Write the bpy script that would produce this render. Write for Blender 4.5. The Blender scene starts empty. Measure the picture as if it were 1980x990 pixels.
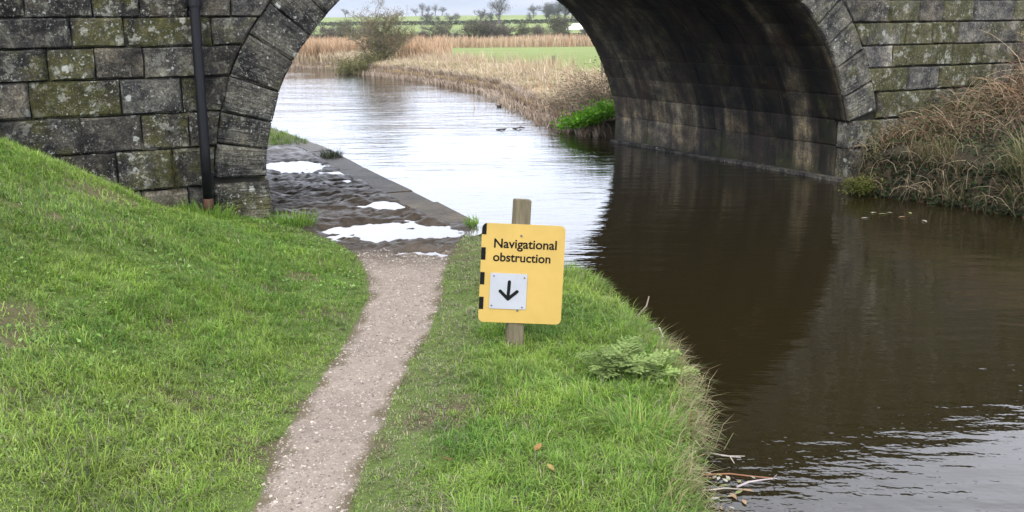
import bpy, bmesh, math, random
import numpy as np
from mathutils import Vector, Matrix

# ------------------------------------------------------------------ camera, sky, sun, exposure
SC = bpy.context.scene
COL = SC.collection
F, YH, ROLL, H = 2000.0, 40.0, 0.010, 1.75        # focal length in px of the 1980 px wide photo, horizon row, roll, eye height
PIT = math.atan((495 - YH) / F)
cam = bpy.data.cameras.new("camera")
cam.sensor_width = 36.0
cam.lens = F / 1980 * 36
cam.clip_start, cam.clip_end = 0.05, 20000
camo = bpy.data.objects.new("camera", cam)
COL.objects.link(camo)
camo.matrix_world = Matrix.Translation((0, 0, H)) @ Matrix.Rotation(math.pi / 2 - PIT, 4, 'X') @ Matrix.Rotation(-ROLL, 4, 'Z')
SC.camera = camo

SUN_EL, SUN_AZ = math.radians(48), math.radians(200)   # azimuth clockwise from +Y (behind the camera)
world = bpy.data.worlds.new("World")
SC.world = world
world.use_nodes = True
wt = world.node_tree
wt.nodes.clear()
wo = wt.nodes.new('ShaderNodeOutputWorld')
sky = wt.nodes.new('ShaderNodeTexSky')
sky.sky_type = 'NISHITA'
sky.sun_disc = False
sky.sun_elevation = SUN_EL
sky.sun_rotation = SUN_AZ
sky.air_density, sky.dust_density = 1.0, 2.5
b1 = wt.nodes.new('ShaderNodeBackground'); b1.inputs['Strength'].default_value = 0.15
b2 = wt.nodes.new('ShaderNodeBackground'); b2.inputs['Strength'].default_value = 1.0
tc = wt.nodes.new('ShaderNodeTexCoord')
mp = wt.nodes.new('ShaderNodeMapping'); mp.inputs['Scale'].default_value = (1.0, 1.0, 2.2)
nz = wt.nodes.new('ShaderNodeTexNoise'); nz.inputs['Scale'].default_value = 1.9; nz.inputs['Detail'].default_value = 6; nz.inputs['Roughness'].default_value = 0.5
cr = wt.nodes.new('ShaderNodeValToRGB')
cr.color_ramp.elements[0].position = 0.32; cr.color_ramp.elements[0].color = (0.78, 0.82, 0.92, 1)
cr.color_ramp.elements[1].position = 0.70; cr.color_ramp.elements[1].color = (1.22, 1.22, 1.25, 1)
mx = wt.nodes.new('ShaderNodeMixShader'); mx.inputs[0].default_value = 0.85
L = wt.links.new
L(tc.outputs['Generated'], mp.inputs['Vector']); L(mp.outputs[0], nz.inputs['Vector'])
sx_ = wt.nodes.new('ShaderNodeSeparateXYZ'); zr = wt.nodes.new('ShaderNodeValToRGB')
for el_, (p_, c_) in zip([zr.color_ramp.elements[0], zr.color_ramp.elements[1], zr.color_ramp.elements.new(.3)], [(0.0, (.60, .64, .74)), (1.0, (1.40, 1.40, 1.40)), (.3, (1.22, 1.22, 1.26))]):
    el_.position = p_; el_.color = c_ + (1,)
zm = wt.nodes.new('ShaderNodeMixRGB'); zm.blend_type = 'MULTIPLY'; zm.inputs[0].default_value = 1.0
L(tc.outputs['Generated'], sx_.inputs[0]); L(sx_.outputs[2], zr.inputs[0]); L(cr.outputs[0], zm.inputs[1]); L(zr.outputs[0], zm.inputs[2])
L(nz.outputs[0], cr.inputs[0]); L(zm.outputs[0], b2.inputs['Color']); L(sky.outputs[0], b1.inputs['Color'])
L(b1.outputs[0], mx.inputs[1]); L(b2.outputs[0], mx.inputs[2]); L(mx.outputs[0], wo.inputs['Surface'])
sun = bpy.data.lights.new("sun", 'SUN')
sun.energy = 0.9
sun.angle = math.radians(25)
sun.color = (1.0, 0.96, 0.9)
suno = bpy.data.objects.new("sun", sun)
COL.objects.link(suno)
sd = Vector((math.sin(SUN_AZ) * math.cos(SUN_EL), math.cos(SUN_AZ) * math.cos(SUN_EL), math.sin(SUN_EL)))
suno.rotation_euler = sd.to_track_quat('Z', 'Y').to_euler()
suno.location = (0, -5, 12)
SC.view_settings.view_transform = 'Standard'
SC.view_settings.look = 'None'
SC.view_settings.exposure = 1.74
SC.view_settings.gamma = 1.0
SC.render.engine = 'CYCLES'
SC.cycles.use_denoising = True
SC.cycles.max_bounces = 8
SC.cycles.diffuse_bounces = 3
SC.cycles.volume_bounces = 1
SC.cycles.sample_clamp_indirect = 6

# ------------------------------------------------------------------ helpers
random.seed(7)
RNG = np.random.default_rng(7)
CP, SP, CR_, SR_ = math.cos(PIT), math.sin(PIT), math.cos(ROLL), math.sin(ROLL)

def ray(x, y):
    a = (x - 990) / F; b = (495 - y) / F
    a2 = a * CR_ + b * SR_; b2 = -a * SR_ + b * CR_
    return np.array([a2, CP + b2 * SP, b2 * CP - SP])

def gnd(x, y, z=0.0):
    r = ray(x, y); t = (z - H) / r[2]
    return np.array([r[0] * t, r[1] * t, z])

def aty(x, y, Y):                       # the point of a pixel's ray at distance Y ahead
    r = ray(x, y); t = Y / r[1]
    return r * t + np.array([0, 0, H])

def proj(p):
    p = np.asarray(p, float); x, y, z = p[..., 0], p[..., 1], p[..., 2] - H
    d = y * CP - z * SP; v = y * SP + z * CP
    a2 = x / d; b2 = v / d
    return 990 + (a2 * CR_ - b2 * SR_) * F, 495 - (a2 * SR_ + b2 * CR_) * F, d

_T = RNG.random((256, 256))
def vnoise(x, y, seed=0):
    x = np.asarray(x, float) + seed * 17.31; y = np.asarray(y, float) + seed * 9.77
    xi = np.floor(x).astype(int); yi = np.floor(y).astype(int)
    fx = x - xi; fy = y - yi
    fx = fx * fx * (3 - 2 * fx); fy = fy * fy * (3 - 2 * fy)
    g = lambda i, j: _T[(xi + i) & 255, (yi + j) & 255]
    return (g(0, 0) * (1 - fx) + g(1, 0) * fx) * (1 - fy) + (g(0, 1) * (1 - fx) + g(1, 1) * fx) * fy

def fbm(x, y, seed=0, o=4):
    s = 0; a = 0.5; t = 0
    for k in range(o):
        s = s + a * vnoise(x * 2 ** k, y * 2 ** k, seed + k); t += a; a *= 0.5
    return s / t

def sstep(e0, e1, x):
    t = np.clip((x - e0) / (e1 - e0), 0, 1)
    return t * t * (3 - 2 * t)

def wloc(o):
    v = np.zeros(3)
    while o is not None:
        v += np.array(o.location); o = o.parent
    return v

def make_mesh(name, verts, faces, attrs=None, smooth=False):
    """faces: list of (n,k) int arrays or plain list of tuples; attrs: {name: (type, array)} per vertex"""
    me = bpy.data.meshes.new(name)
    verts = np.asarray(verts, np.float32)
    if isinstance(faces, np.ndarray): faces = [faces]
    if len(faces) and not isinstance(faces[0], np.ndarray):
        groups = {}
        for f in faces: groups.setdefault(len(f), []).append(f)
        faces = [np.array(g, np.int32) for g in groups.values()]
    nl = sum(f.size for f in faces); nf = sum(len(f) for f in faces)
    me.vertices.add(len(verts)); me.vertices.foreach_set('co', verts.ravel())
    me.loops.add(nl); me.loops.foreach_set('vertex_index', np.concatenate([f.ravel() for f in faces]).astype(np.int32))
    me.polygons.add(nf)
    tot = np.concatenate([np.full(len(f), f.shape[1]) for f in faces])
    st = np.concatenate([[0], np.cumsum(tot)[:-1]]).astype(np.int32)
    me.polygons.foreach_set('loop_start', st)
    me.polygons.foreach_set('use_smooth', np.full(nf, bool(smooth)))
    me.update(calc_edges=True)
    me.validate()
    for k, (tp, arr) in (attrs or {}).items():
        at = me.attributes.new(k, tp, 'POINT')
        arr = np.asarray(arr, np.float32)
        if tp == 'FLOAT': at.data.foreach_set('value', arr.ravel())
        elif tp == 'FLOAT_VECTOR': at.data.foreach_set('vector', arr.ravel())
        else:
            if arr.shape[1] == 3: arr = np.concatenate([arr, np.ones((len(arr), 1), np.float32)], 1)
            at.data.foreach_set('color', arr.ravel())
    return me

def link(name, me, mat=None, parent=None):
    o = bpy.data.objects.new(name, me)
    COL.objects.link(o)
    if mat is not None and me is not None and not me.materials: me.materials.append(mat)
    if parent is not None: o.parent = parent
    return o

def obj(name, verts, faces, mat, parent=None, attrs=None, smooth=False):
    verts = np.asarray(verts, float)
    if parent is not None: verts = verts - wloc(parent)
    return link(name, make_mesh(name, verts, faces, attrs, smooth), mat, parent)

def tag(o, label=None, cat=None, group=None, kind=None):
    if label: o['label'] = label
    if cat: o['category'] = cat
    if group: o['group'] = group
    if kind: o['kind'] = kind
    return o

def empty(name, loc, parent=None):
    o = bpy.data.objects.new(name, None)
    o.empty_display_size = 0.1
    o.location = Vector(loc) - Vector(wloc(parent)) if parent is not None else Vector(loc)
    COL.objects.link(o)
    if parent is not None: o.parent = parent
    return o

BOXF = [(0, 3, 2, 1), (4, 5, 6, 7), (0, 1, 5, 4), (1, 2, 6, 5), (2, 3, 7, 6), (3, 0, 4, 7)]
def box_v(c, ex, ey, ez):
    c, ex, ey, ez = map(np.asarray, (c, ex, ey, ez))
    return [c + sx * ex + sy * ey + sz * ez for sz in (-1, 1) for sx, sy in ((-1, -1), (1, -1), (1, 1), (-1, 1))]

class MB:
    def __init__(s): s.v = []; s.f = []; s.c = []
    def add(s, v, f, col=None):
        o = len(s.v); s.v.extend([np.asarray(p, float) for p in v]); s.f.extend([tuple(i + o for i in q) for q in f])
        s.c.extend([col or (1, 1, 1)] * len(v))
    def box(s, c, ex, ey, ez, col=None): s.add(box_v(c, ex, ey, ez), BOXF, col)
    def tube(s, pts, rad, k=5, col=None, cap=True):
        pts = [np.asarray(p, float) for p in pts]; n = len(pts)
        if np.isscalar(rad): rad = [rad] * n
        V = []; Fc = []
        t = pts[1] - pts[0]; ref = np.array([0, 0, 1.0]) if abs(t[2]) < 0.9 * np.linalg.norm(t) else np.array([1.0, 0, 0])
        for i, p in enumerate(pts):
            t = pts[min(i + 1, n - 1)] - pts[max(i - 1, 0)]; t = t / (np.linalg.norm(t) + 1e-9)
            a = np.cross(t, ref); a /= np.linalg.norm(a) + 1e-9; b = np.cross(t, a)
            for j in range(k):
                th = 2 * math.pi * j / k
                V.append(p + rad[i] * (math.cos(th) * a + math.sin(th) * b))
        for i in range(n - 1):
            for j in range(k):
                Fc.append((i * k + j, i * k + (j + 1) % k, (i + 1) * k + (j + 1) % k, (i + 1) * k + j))
        if cap: Fc.append(tuple(range(k - 1, -1, -1))); Fc.append(tuple((n - 1) * k + j for j in range(k)))
        s.add(V, Fc, col)
    def build(s, name, mat, parent=None, smooth=False):
        return obj(name, s.v, s.f, mat, parent, {'col': ('FLOAT_COLOR', np.array(s.c, float))}, smooth)

# ------------------------------------------------------------------ materials
KALB = 0.80                                           # one scale for all pigments, set together with the exposure
class NT:
    def __init__(s, name):
        s.m = bpy.data.materials.new(name); s.m.use_nodes = True; s.t = s.m.node_tree
        s.t.nodes.clear()
        s.out = s.t.nodes.new('ShaderNodeOutputMaterial')
    def n(s, tp, **kw):
        nd = s.t.nodes.new('ShaderNode' + tp)
        for k, v in kw.items():
            if hasattr(nd, k): setattr(nd, k, v)
            else: s.put(nd.inputs[k.replace('_', ' ')], v)
        return nd
    def put(s, sock, v):
        if hasattr(v, 'is_linked'): s.t.links.new(v, sock)
        elif isinstance(v, bpy.types.Node): s.t.links.new(v.outputs[0], sock)
        else:
            if isinstance(v, tuple) and len(v) == 3 and sock.type == 'RGBA': v = v + (1,)
            sock.default_value = v
    def pos(s): return s.n('NewGeometry').outputs['Position']
    def attr(s, name): return s.n('Attribute', attribute_name=name)
    def mapv(s, v, sc): 
        m = s.n('Mapping'); s.put(m.inputs['Vector'], v); m.inputs['Scale'].default_value = sc; return m.outputs[0]
    def noise(s, v, scale, detail=4, rough=0.55, out=0):
        nd = s.n('TexNoise'); s.put(nd.inputs['Vector'], v); nd.inputs['Scale'].default_value = scale
        nd.inputs['Detail'].default_value = detail; nd.inputs['Roughness'].default_value = rough
        return nd.outputs[out]
    def ramp(s, v, *stops):
        nd = s.n('ValToRGB'); s.put(nd.inputs[0], v); e = nd.color_ramp.elements
        while len(e) < len(stops): e.new(0.5)
        for el, (p, c) in zip(e, stops):
            el.position = p; el.color = c + (1,) if isinstance(c, tuple) else (c, c, c, 1)
        return nd.outputs[0]
    def mix(s, f, a, b, mode='MIX'):
        nd = s.n('MixRGB', blend_type=mode); s.put(nd.inputs[0], f); s.put(nd.inputs[1], a); s.put(nd.inputs[2], b); return nd.outputs[0]
    def math(s, op, a, b=0.0):
        nd = s.n('Math', operation=op); s.put(nd.inputs[0], a); s.put(nd.inputs[1], b); return nd.outputs[0]
    def bump(s, h, strength, dist, nrm=None):
        nd = s.n('Bump'); s.put(nd.inputs['Height'], h); s.put(nd.inputs['Strength'], strength); nd.inputs['Distance'].default_value = dist
        if nrm is not None: s.put(nd.inputs['Normal'], nrm)
        return nd.outputs[0]
    def bsdf(s, col, rough=0.8, nrm=None, spec=0.3, **kw):
        b = s.n('BsdfPrincipled'); s.put(b.inputs['Base Color'], s.mix(1.0, col, (KALB, KALB, KALB), 'MULTIPLY')); s.put(b.inputs['Roughness'], rough)
        s.put(b.inputs['Specular IOR Level'], spec)
        if nrm is not None: s.put(b.inputs['Normal'], nrm)
        for k, v in kw.items(): s.put(b.inputs[k.replace('_', ' ')], v)
        return b.outputs[0]
    def done(s, sh): s.put(s.out.inputs['Surface'], sh); return s.m

def m_leaf(name, trans=0.35, rough=0.6, spec=0.25):
    t = NT(name); c = t.attr('col').outputs['Color']
    v = t.noise(t.pos(), 3.0, 3)
    c = t.mix(1.0, c, t.ramp(v, (0.3, 0.8), (0.7, 1.2)), 'MULTIPLY')
    d = t.bsdf(c, rough, spec=spec)
    tr = t.n('BsdfTranslucent'); t.put(tr.inputs[0], t.mix(1.0, c, (KALB, KALB, KALB), 'MULTIPLY'))
    ms = t.n('MixShader'); ms.inputs[0].default_value = trans; t.put(ms.inputs[1], d); t.put(ms.inputs[2], tr.outputs[0])
    return t.done(ms.outputs[0])

def m_plain(name, col, rough=0.6, spec=0.3, var=0.15, scale=8, bump=0.0, bs=60, metallic=0.0):
    t = NT(name); p = t.pos()
    c = t.mix(1.0, col, t.ramp(t.noise(p, scale, 5), (0.25, 1 - var), (0.75, 1 + var)), 'MULTIPLY')
    nr = t.bump(t.noise(p, bs, 5), 1.0, bump) if bump else None
    return t.done(t.bsdf(c, rough, nr, spec, Metallic=metallic))

def m_vcol(name, rough=0.8, spec=0.2, var=0.2, scale=10, bump=0.0, bs=60):
    t = NT(name); p = t.pos(); c = t.attr('col').outputs['Color']
    c = t.mix(1.0, c, t.ramp(t.noise(p, scale, 5), (0.25, 1 - var), (0.75, 1 + var)), 'MULTIPLY')
    nr = t.bump(t.noise(p, bs, 5), 1.0, bump) if bump else None
    return t.done(t.bsdf(c, rough, nr, spec))

def m_stone(name, tool=False, streak=False):
    t = NT(name); p = t.pos(); oi = t.n('ObjectInfo')
    rnd = oi.outputs['Random']
    big = t.noise(p, 4.0, 7, 0.68)
    base = t.ramp(big, (0.32, (0.009, 0.009, 0.0095)), (0.46, (0.030, 0.029, 0.027)), (0.60, (0.078, 0.073, 0.059)), (0.76, (0.16, 0.15, 0.115)))
    base = t.mix(1.0, base, oi.outputs['Color'], 'MULTIPLY')
    grit = t.noise(p, 55, 5, 0.75)
    base = t.mix(1.0, base, t.ramp(grit, (0.33, 0.42), (0.5, 0.95), (0.68, 2.0)), 'MULTIPLY')
    if streak:
        pq = t.attr('pq').outputs['Vector']
        st = t.noise(t.mapv(pq, (2.6, 0.16, 1)), 1.0, 5, 0.6)
        wet = t.ramp(st, (0.40, 0.06), (0.46, 0.40), (0.53, 0.95), (0.60, 1.7), (0.70, 3.2))
        base = t.mix(0.95, base, wet, 'MULTIPLY')
        st2 = t.noise(t.mapv(pq, (1.15, 0.07, 1)), 1.0, 3, 0.5)
        base = t.mix(1.0, base, t.ramp(st2, (0.38, 0.35), (0.5, 1.0), (0.64, 2.2)), 'MULTIPLY')
        red = t.ramp(t.noise(p, 1.7, 3), (0.52, 0.0), (0.66, 1.0))
        base = t.mix(t.math('MULTIPLY', red, 0.45), base, (0.040, 0.018, 0.010))
        grn = t.ramp(t.noise(p, 2.3, 3), (0.55, 0.0), (0.7, 1.0))
        base = t.mix(t.math('MULTIPLY', grn, 0.45), base, (0.018, 0.023, 0.007))
    if streak:      # tide mark: wet dark foot with algae
        sz = t.n('SeparateXYZ'); t.put(sz.inputs[0], p)
        zz = t.math('ADD', sz.outputs[2], t.math('MULTIPLY', t.noise(p, 2.5, 5, .65), -.45))
        base = t.mix(t.math('MULTIPLY', t.ramp(t.math('ADD', zz, .5), (.10, 1.0), (.24, 0.0)), .6), base, (.012, .013, .008))
        alg = t.math('MULTIPLY', t.ramp(t.math('ADD', t.math('MULTIPLY', zz, .6), .5), (.30, 1.0), (.46, 0.0)), t.ramp(t.noise(p, 1.6, 4), (.5, 0.0), (.62, 1.0)))
        base = t.mix(t.math('MULTIPLY', alg, .7), base, (.035, .042, .010))
    mn = t.noise(p, 3.6, 7, 0.72)
    moss = t.ramp(t.math('ADD', mn, t.math('MULTIPLY', oi.outputs['Alpha'], 0.42)), (0.62, 0.0), (0.74, 1.0))
    moss = t.math('MULTIPLY', moss, t.ramp(grit, (0.30, 0.35), (0.6, 1.0)))
    mcol = t.ramp(t.noise(p, 18, 5, .7), (0.3, (0.026, 0.029, 0.008)), (0.55, (0.080, 0.078, 0.022)), (0.75, (0.18, 0.165, 0.055)))
    base = t.mix(t.math('MULTIPLY', moss, 0.85), base, mcol)
    if not streak:
        def spots(sc, lo, hi, keep, col, base, amt=.85):
            vo = t.n('TexVoronoi'); t.put(vo.inputs['Vector'], t.mix(0.06, p, t.n('TexNoise', Vector=p, Scale=34.0, Detail=3.0).outputs['Color'], 'ADD')); vo.inputs['Scale'].default_value = sc
            d = t.ramp(vo.outputs['Distance'], (lo, 1.0), (hi, 0.0))
            sel = t.ramp(t.n('SeparateColor', Color=vo.outputs['Color']).outputs[0], (keep, 0.0), (keep + 0.03, 1.0))
            sel = t.math('MULTIPLY', sel, t.ramp(t.noise(p, 2.2, 3), (.36, 0.0), (.54, 1.0)))
            return t.mix(t.math('MULTIPLY', t.math('MULTIPLY', d, sel), amt), base, col)
        base = spots(48, 0.16, 0.32, 0.42, (0.26, 0.26, 0.23), base, .9)
        base = spots(22, 0.15, 0.28, 0.68, (0.36, 0.36, 0.33), base)
        base = spots(7.0, 0.15, 0.22, 0.80, (0.45, 0.46, 0.42), base)
        crust = t.math('MULTIPLY', t.ramp(t.noise(p, 7.5, 6, 0.7), (0.565, 0.0), (0.60, 1.0)), t.ramp(oi.outputs['Alpha'], (.05, .06), (.6, .9)))
        base = t.mix(t.math('MULTIPLY', crust, .8), base, t.ramp(t.noise(p, 40, 3), (.35, (.20, .20, .155)), (.65, (.42, .42, .36))))
        pat = t.ramp(t.noise(p, 11, 7, 0.75), (0.55, 0.0), (0.63, 1.0))
        base = t.mix(t.math('MULTIPLY', pat, 0.6), base, t.ramp(t.noise(p, 3, 3), (.4, (0.13, 0.125, 0.09)), (.65, (0.27, 0.27, 0.22))))
    h = t.math('ADD', t.math('MULTIPLY', t.noise(p, 7, 7, 0.72), 1.0), t.math('MULTIPLY', grit, 0.22))
    nr = t.bump(h, 1.0, 0.055 if not streak and not tool else 0.012)
    if tool:
        pq = t.attr('pq').outputs['Vector']
        tl = t.noise(t.mapv(pq, (5.0, 42.0, 1)), 1.0, 4, 0.6)
        nr = t.bump(tl, 1.0, 0.035, nr)
    return t.done(t.bsdf(base, 0.92 if not streak else 0.7, nr, 0.15 if not streak else 0.25))

M = {}
M['stone'] = m_stone('gritstone')
M['tooled'] = m_stone('tooled_gritstone', tool=True)
M['barrel'] = m_stone('streaked_stone', streak=True)
M['mortar'] = m_plain('mortar', (0.035, 0.034, 0.026), 0.95, 0.1, 0.4, 12, 0.004, 90)
M['grass'] = m_leaf('grass_blades', 0.4)
M['leaf'] = m_leaf('leaves', 0.25, .75, .12)
M['reed'] = m_leaf('dry_reed', 0.3, 0.8, 0.1)
M['twig'] = m_vcol('twigs', 0.85, 0.15, 0.25, 14)
M['crown'] = m_leaf('tree_crown', 0.2, 0.9, 0.05)
M['gravel'] = m_vcol('gravel_stones', 0.85, 0.2, 0.15, 40)

def m_ground():
    t = NT('ground'); p = t.pos()
    c = t.attr('col').outputs['Color']; wet = t.attr('wet').outputs['Fac']; pa = t.attr('path').outputs['Fac']
    fine = t.noise(p, 90, 4, 0.7); mid = t.noise(p, 14, 5, 0.6)
    c = t.mix(1.0, c, t.ramp(fine, (0.25, 0.72), (0.75, 1.3)), 'MULTIPLY')
    c = t.mix(1.0, c, t.ramp(mid, (0.3, 0.82), (0.7, 1.18)), 'MULTIPLY')
    big = t.noise(p, 0.05, 5, 0.6)
    c = t.mix(1.0, c, t.ramp(big, (0.3, 0.88), (0.7, 1.12)), 'MULTIPLY')
    wn = t.math('MULTIPLY', wet, t.ramp(t.noise(p, 5, 5, 0.6), (0.3, 0.6), (0.6, 1.0)))
    c = t.mix(wn, c, t.mix(1.0, c, (0.45, 0.43, 0.40), 'MULTIPLY'))
    rough = t.ramp(wn, (0.0, 0.95), (1.0, 0.40))
    h = t.math('ADD', t.math('MULTIPLY', fine, 0.4), mid)
    nr = t.bump(h, 0.8, 0.02)
    return t.done(t.bsdf(c, rough, nr, t.ramp(wn, (0.0, 0.1), (1.0, 0.36))))
M['ground'] = m_ground()

def m_water(name, base, amp=1.0, rough=0.015):
    t = NT(name); p = t.pos()
    w1 = t.noise(t.mapv(p, (0.9, 3.2, 1)), 1.6, 3, 0.5)
    rv = t.n('VectorRotate'); t.put(rv.inputs['Vector'], p); rv.inputs['Angle'].default_value = .45
    w2 = t.noise(t.mapv(rv.outputs[0], (1.0, 1.7, 1)), 7.5, 3, 0.55)
    w3 = t.noise(t.mapv(p, (0.35, 1.2, 1)), 0.8, 2, 0.5)
    calm = t.ramp(t.noise(p, 0.33, 2), (0.38, 0.4), (0.62, 1.0))
    h = t.math('ADD', t.math('ADD', t.math('MULTIPLY', w1, 0.55), t.math('MULTIPLY', w2, 0.15)), t.math('MULTIPLY', w3, 0.9))
    sep = t.n('SeparateXYZ'); t.put(sep.inputs[0], p)
    breeze = t.ramp(t.math('MULTIPLY', sep.outputs[1], 0.02), (0.07, 1.25), (0.13, 0.8), (0.22, 1.0), (0.40, 2.2))
    nr = t.bump(h, t.math('MULTIPLY', t.math('MULTIPLY', calm, breeze), 0.36 * amp), 0.05)
    b = t.n('BsdfPrincipled'); t.put(b.inputs['Base Color'], base); b.inputs['Roughness'].default_value = rough
    b.inputs['IOR'].default_value = 1.333; t.put(b.inputs['Normal'], nr)
    return t.done(b.outputs[0])
M['water'] = m_water('canal_water', (0.0105, 0.0080, 0.0030))
M['puddle'] = m_water('puddle_water', (0.05, 0.042, 0.032), 0.12, 0.01)

# ------------------------------------------------------------------ plan of the place
WZ = -0.22                                            # canal level; the towpath is z = 0
A = gnd(525, 425)[:2]                                 # foot of the arch beside the towpath
Bp = gnd(1640, 352, WZ)[:2]                           # foot of the arch across the canal
SPAN = float(np.hypot(*(Bp - A))); U = (Bp - A) / SPAN; Nn = np.array([-U[1], U[0]])
BLEN = 5.25
def W(s, off, z): return np.array([A[0] + U[0] * s + Nn[0] * off, A[1] + U[1] * s + Nn[1] * off, z])
def to_wall(x, y, off=0.0):
    r = ray(x, y); t = (Nn @ A + off) / (Nn @ r[:2]); p = r * t + np.array([0, 0, H])
    return float((p[:2] - A) @ U), float(p[2])

LB = [(0.2, -40), (0.35, -4), (0.55, 2), (.68, 3.56), (.82, 4.4), (.90, 5.1), (.86, 5.6), (.76, 6.3), (.58, 7.06), (.2, 7.9), (-.12, 8.5), (-.3, 9.06),
      (-1.85, 12.79), (-2.53, 14.53), (-3.3, 16.2), (-5.4, 20.5), (-8.9, 27.5), (-14, 36), (-26, 45), (-60, 58), (-300, 110)]
RB = [(24, -40), (9.5, 0), (6.5, 7.2), (5.25, 10.2), (4.6, 11.2), (4.03, 11.85), tuple(Bp + U * .3 + Nn * .1), tuple(Bp + Nn * BLEN + U * .3), (1.62, 17.9), (.98, 20.2), (.3, 24), (-.39, 29.2),
      (-2.6, 35), (-5.9, 41.5), (-7, 45), (-10.05, 47.9), (-25, 56), (-60, 70), (-300, 128)]
CANAL = np.array(LB + RB[::-1], float)
PLpx = [(490, 990), (540, 852), (600, 762), (650, 690), (690, 630), (714, 570), (708, 525), (690, 492), (650, 470), (600, 450), (525, 425)]
PRpx = [(670, 990), (720, 862), (762, 770), (795, 700), (832, 640), (855, 570), (858, 530), (868, 500), (885, 470), (905, 450), (925, 432)]
PL = np.array([(-1.25, -40), (-1.1, 0)] + [tuple(gnd(*q)[:2]) for q in PLpx] + [tuple(W(0, BLEN, 0)[:2]), (-9, 21.5), (-18, 35), (-60, 60)])
PR = np.array([(-0.75, -40), (-0.68, 0)] + [tuple(gnd(*q)[:2]) for q in PRpx])

def pdist(x, y, poly):
    """distance to a polyline and side (+ right of travel)"""
    best = np.full(np.shape(x), 1e9); side = np.zeros(np.shape(x))
    for (x0, y0), (x1, y1) in zip(poly[:-1], poly[1:]):
        dx, dy = x1 - x0, y1 - y0; l2 = dx * dx + dy * dy
        t = np.clip(((x - x0) * dx + (y - y0) * dy) / l2, 0, 1)
        d = np.hypot(x - x0 - t * dx, y - y0 - t * dy)
        s = np.sign((x - x0) * dy - (y - y0) * dx)
        m = d < best - 1e-9
        best = np.where(m, d, best); side = np.where(m, s, side)
    return best, side

def inside(x, y, poly):
    r = np.zeros(np.shape(x), bool); n = len(poly); j = n - 1
    for i in range(n):
        xi, yi = poly[i]; xj, yj = poly[j]
        c = ((yi > y) != (yj > y)) & (x < (xj - xi) * (y - yi) / (yj - yi + 1e-12) + xi)
        r ^= c; j = i
    return r

LBa, RBa = np.array(LB, float), np.array(RB, float)
FARD = np.array([-100, 0, 40, 60, 117, 150, 300, 420, 500, 560, 760, 1300, 9000.])
FARZ = np.array([0, 0, 0, -.35, -1.0, -1.05, .55, 2.6, 4.1, 4.2, 1.0, -3, -3.])
# puddles: centre px, half sizes px
PUD = [(752, 447, 135, 17), (755, 399, 56, 9), (566, 321, 62, 11), (806, 494, 62, 11), (662, 351, 24, 4), (700, 333, 70, 5)]
def puddle_mask(x, y):
    m = np.zeros(np.shape(x))
    px, py, _ = proj(np.stack([x, np.maximum(y, 1.0), np.zeros_like(x)], -1))
    for cx, cy, a, b in PUD:
        r = np.sqrt(((px - cx) / a) ** 2 + ((py - cy) / b) ** 2)
        m = np.maximum(m, 1 - sstep(0.70, 1.25, r))
    return m

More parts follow.
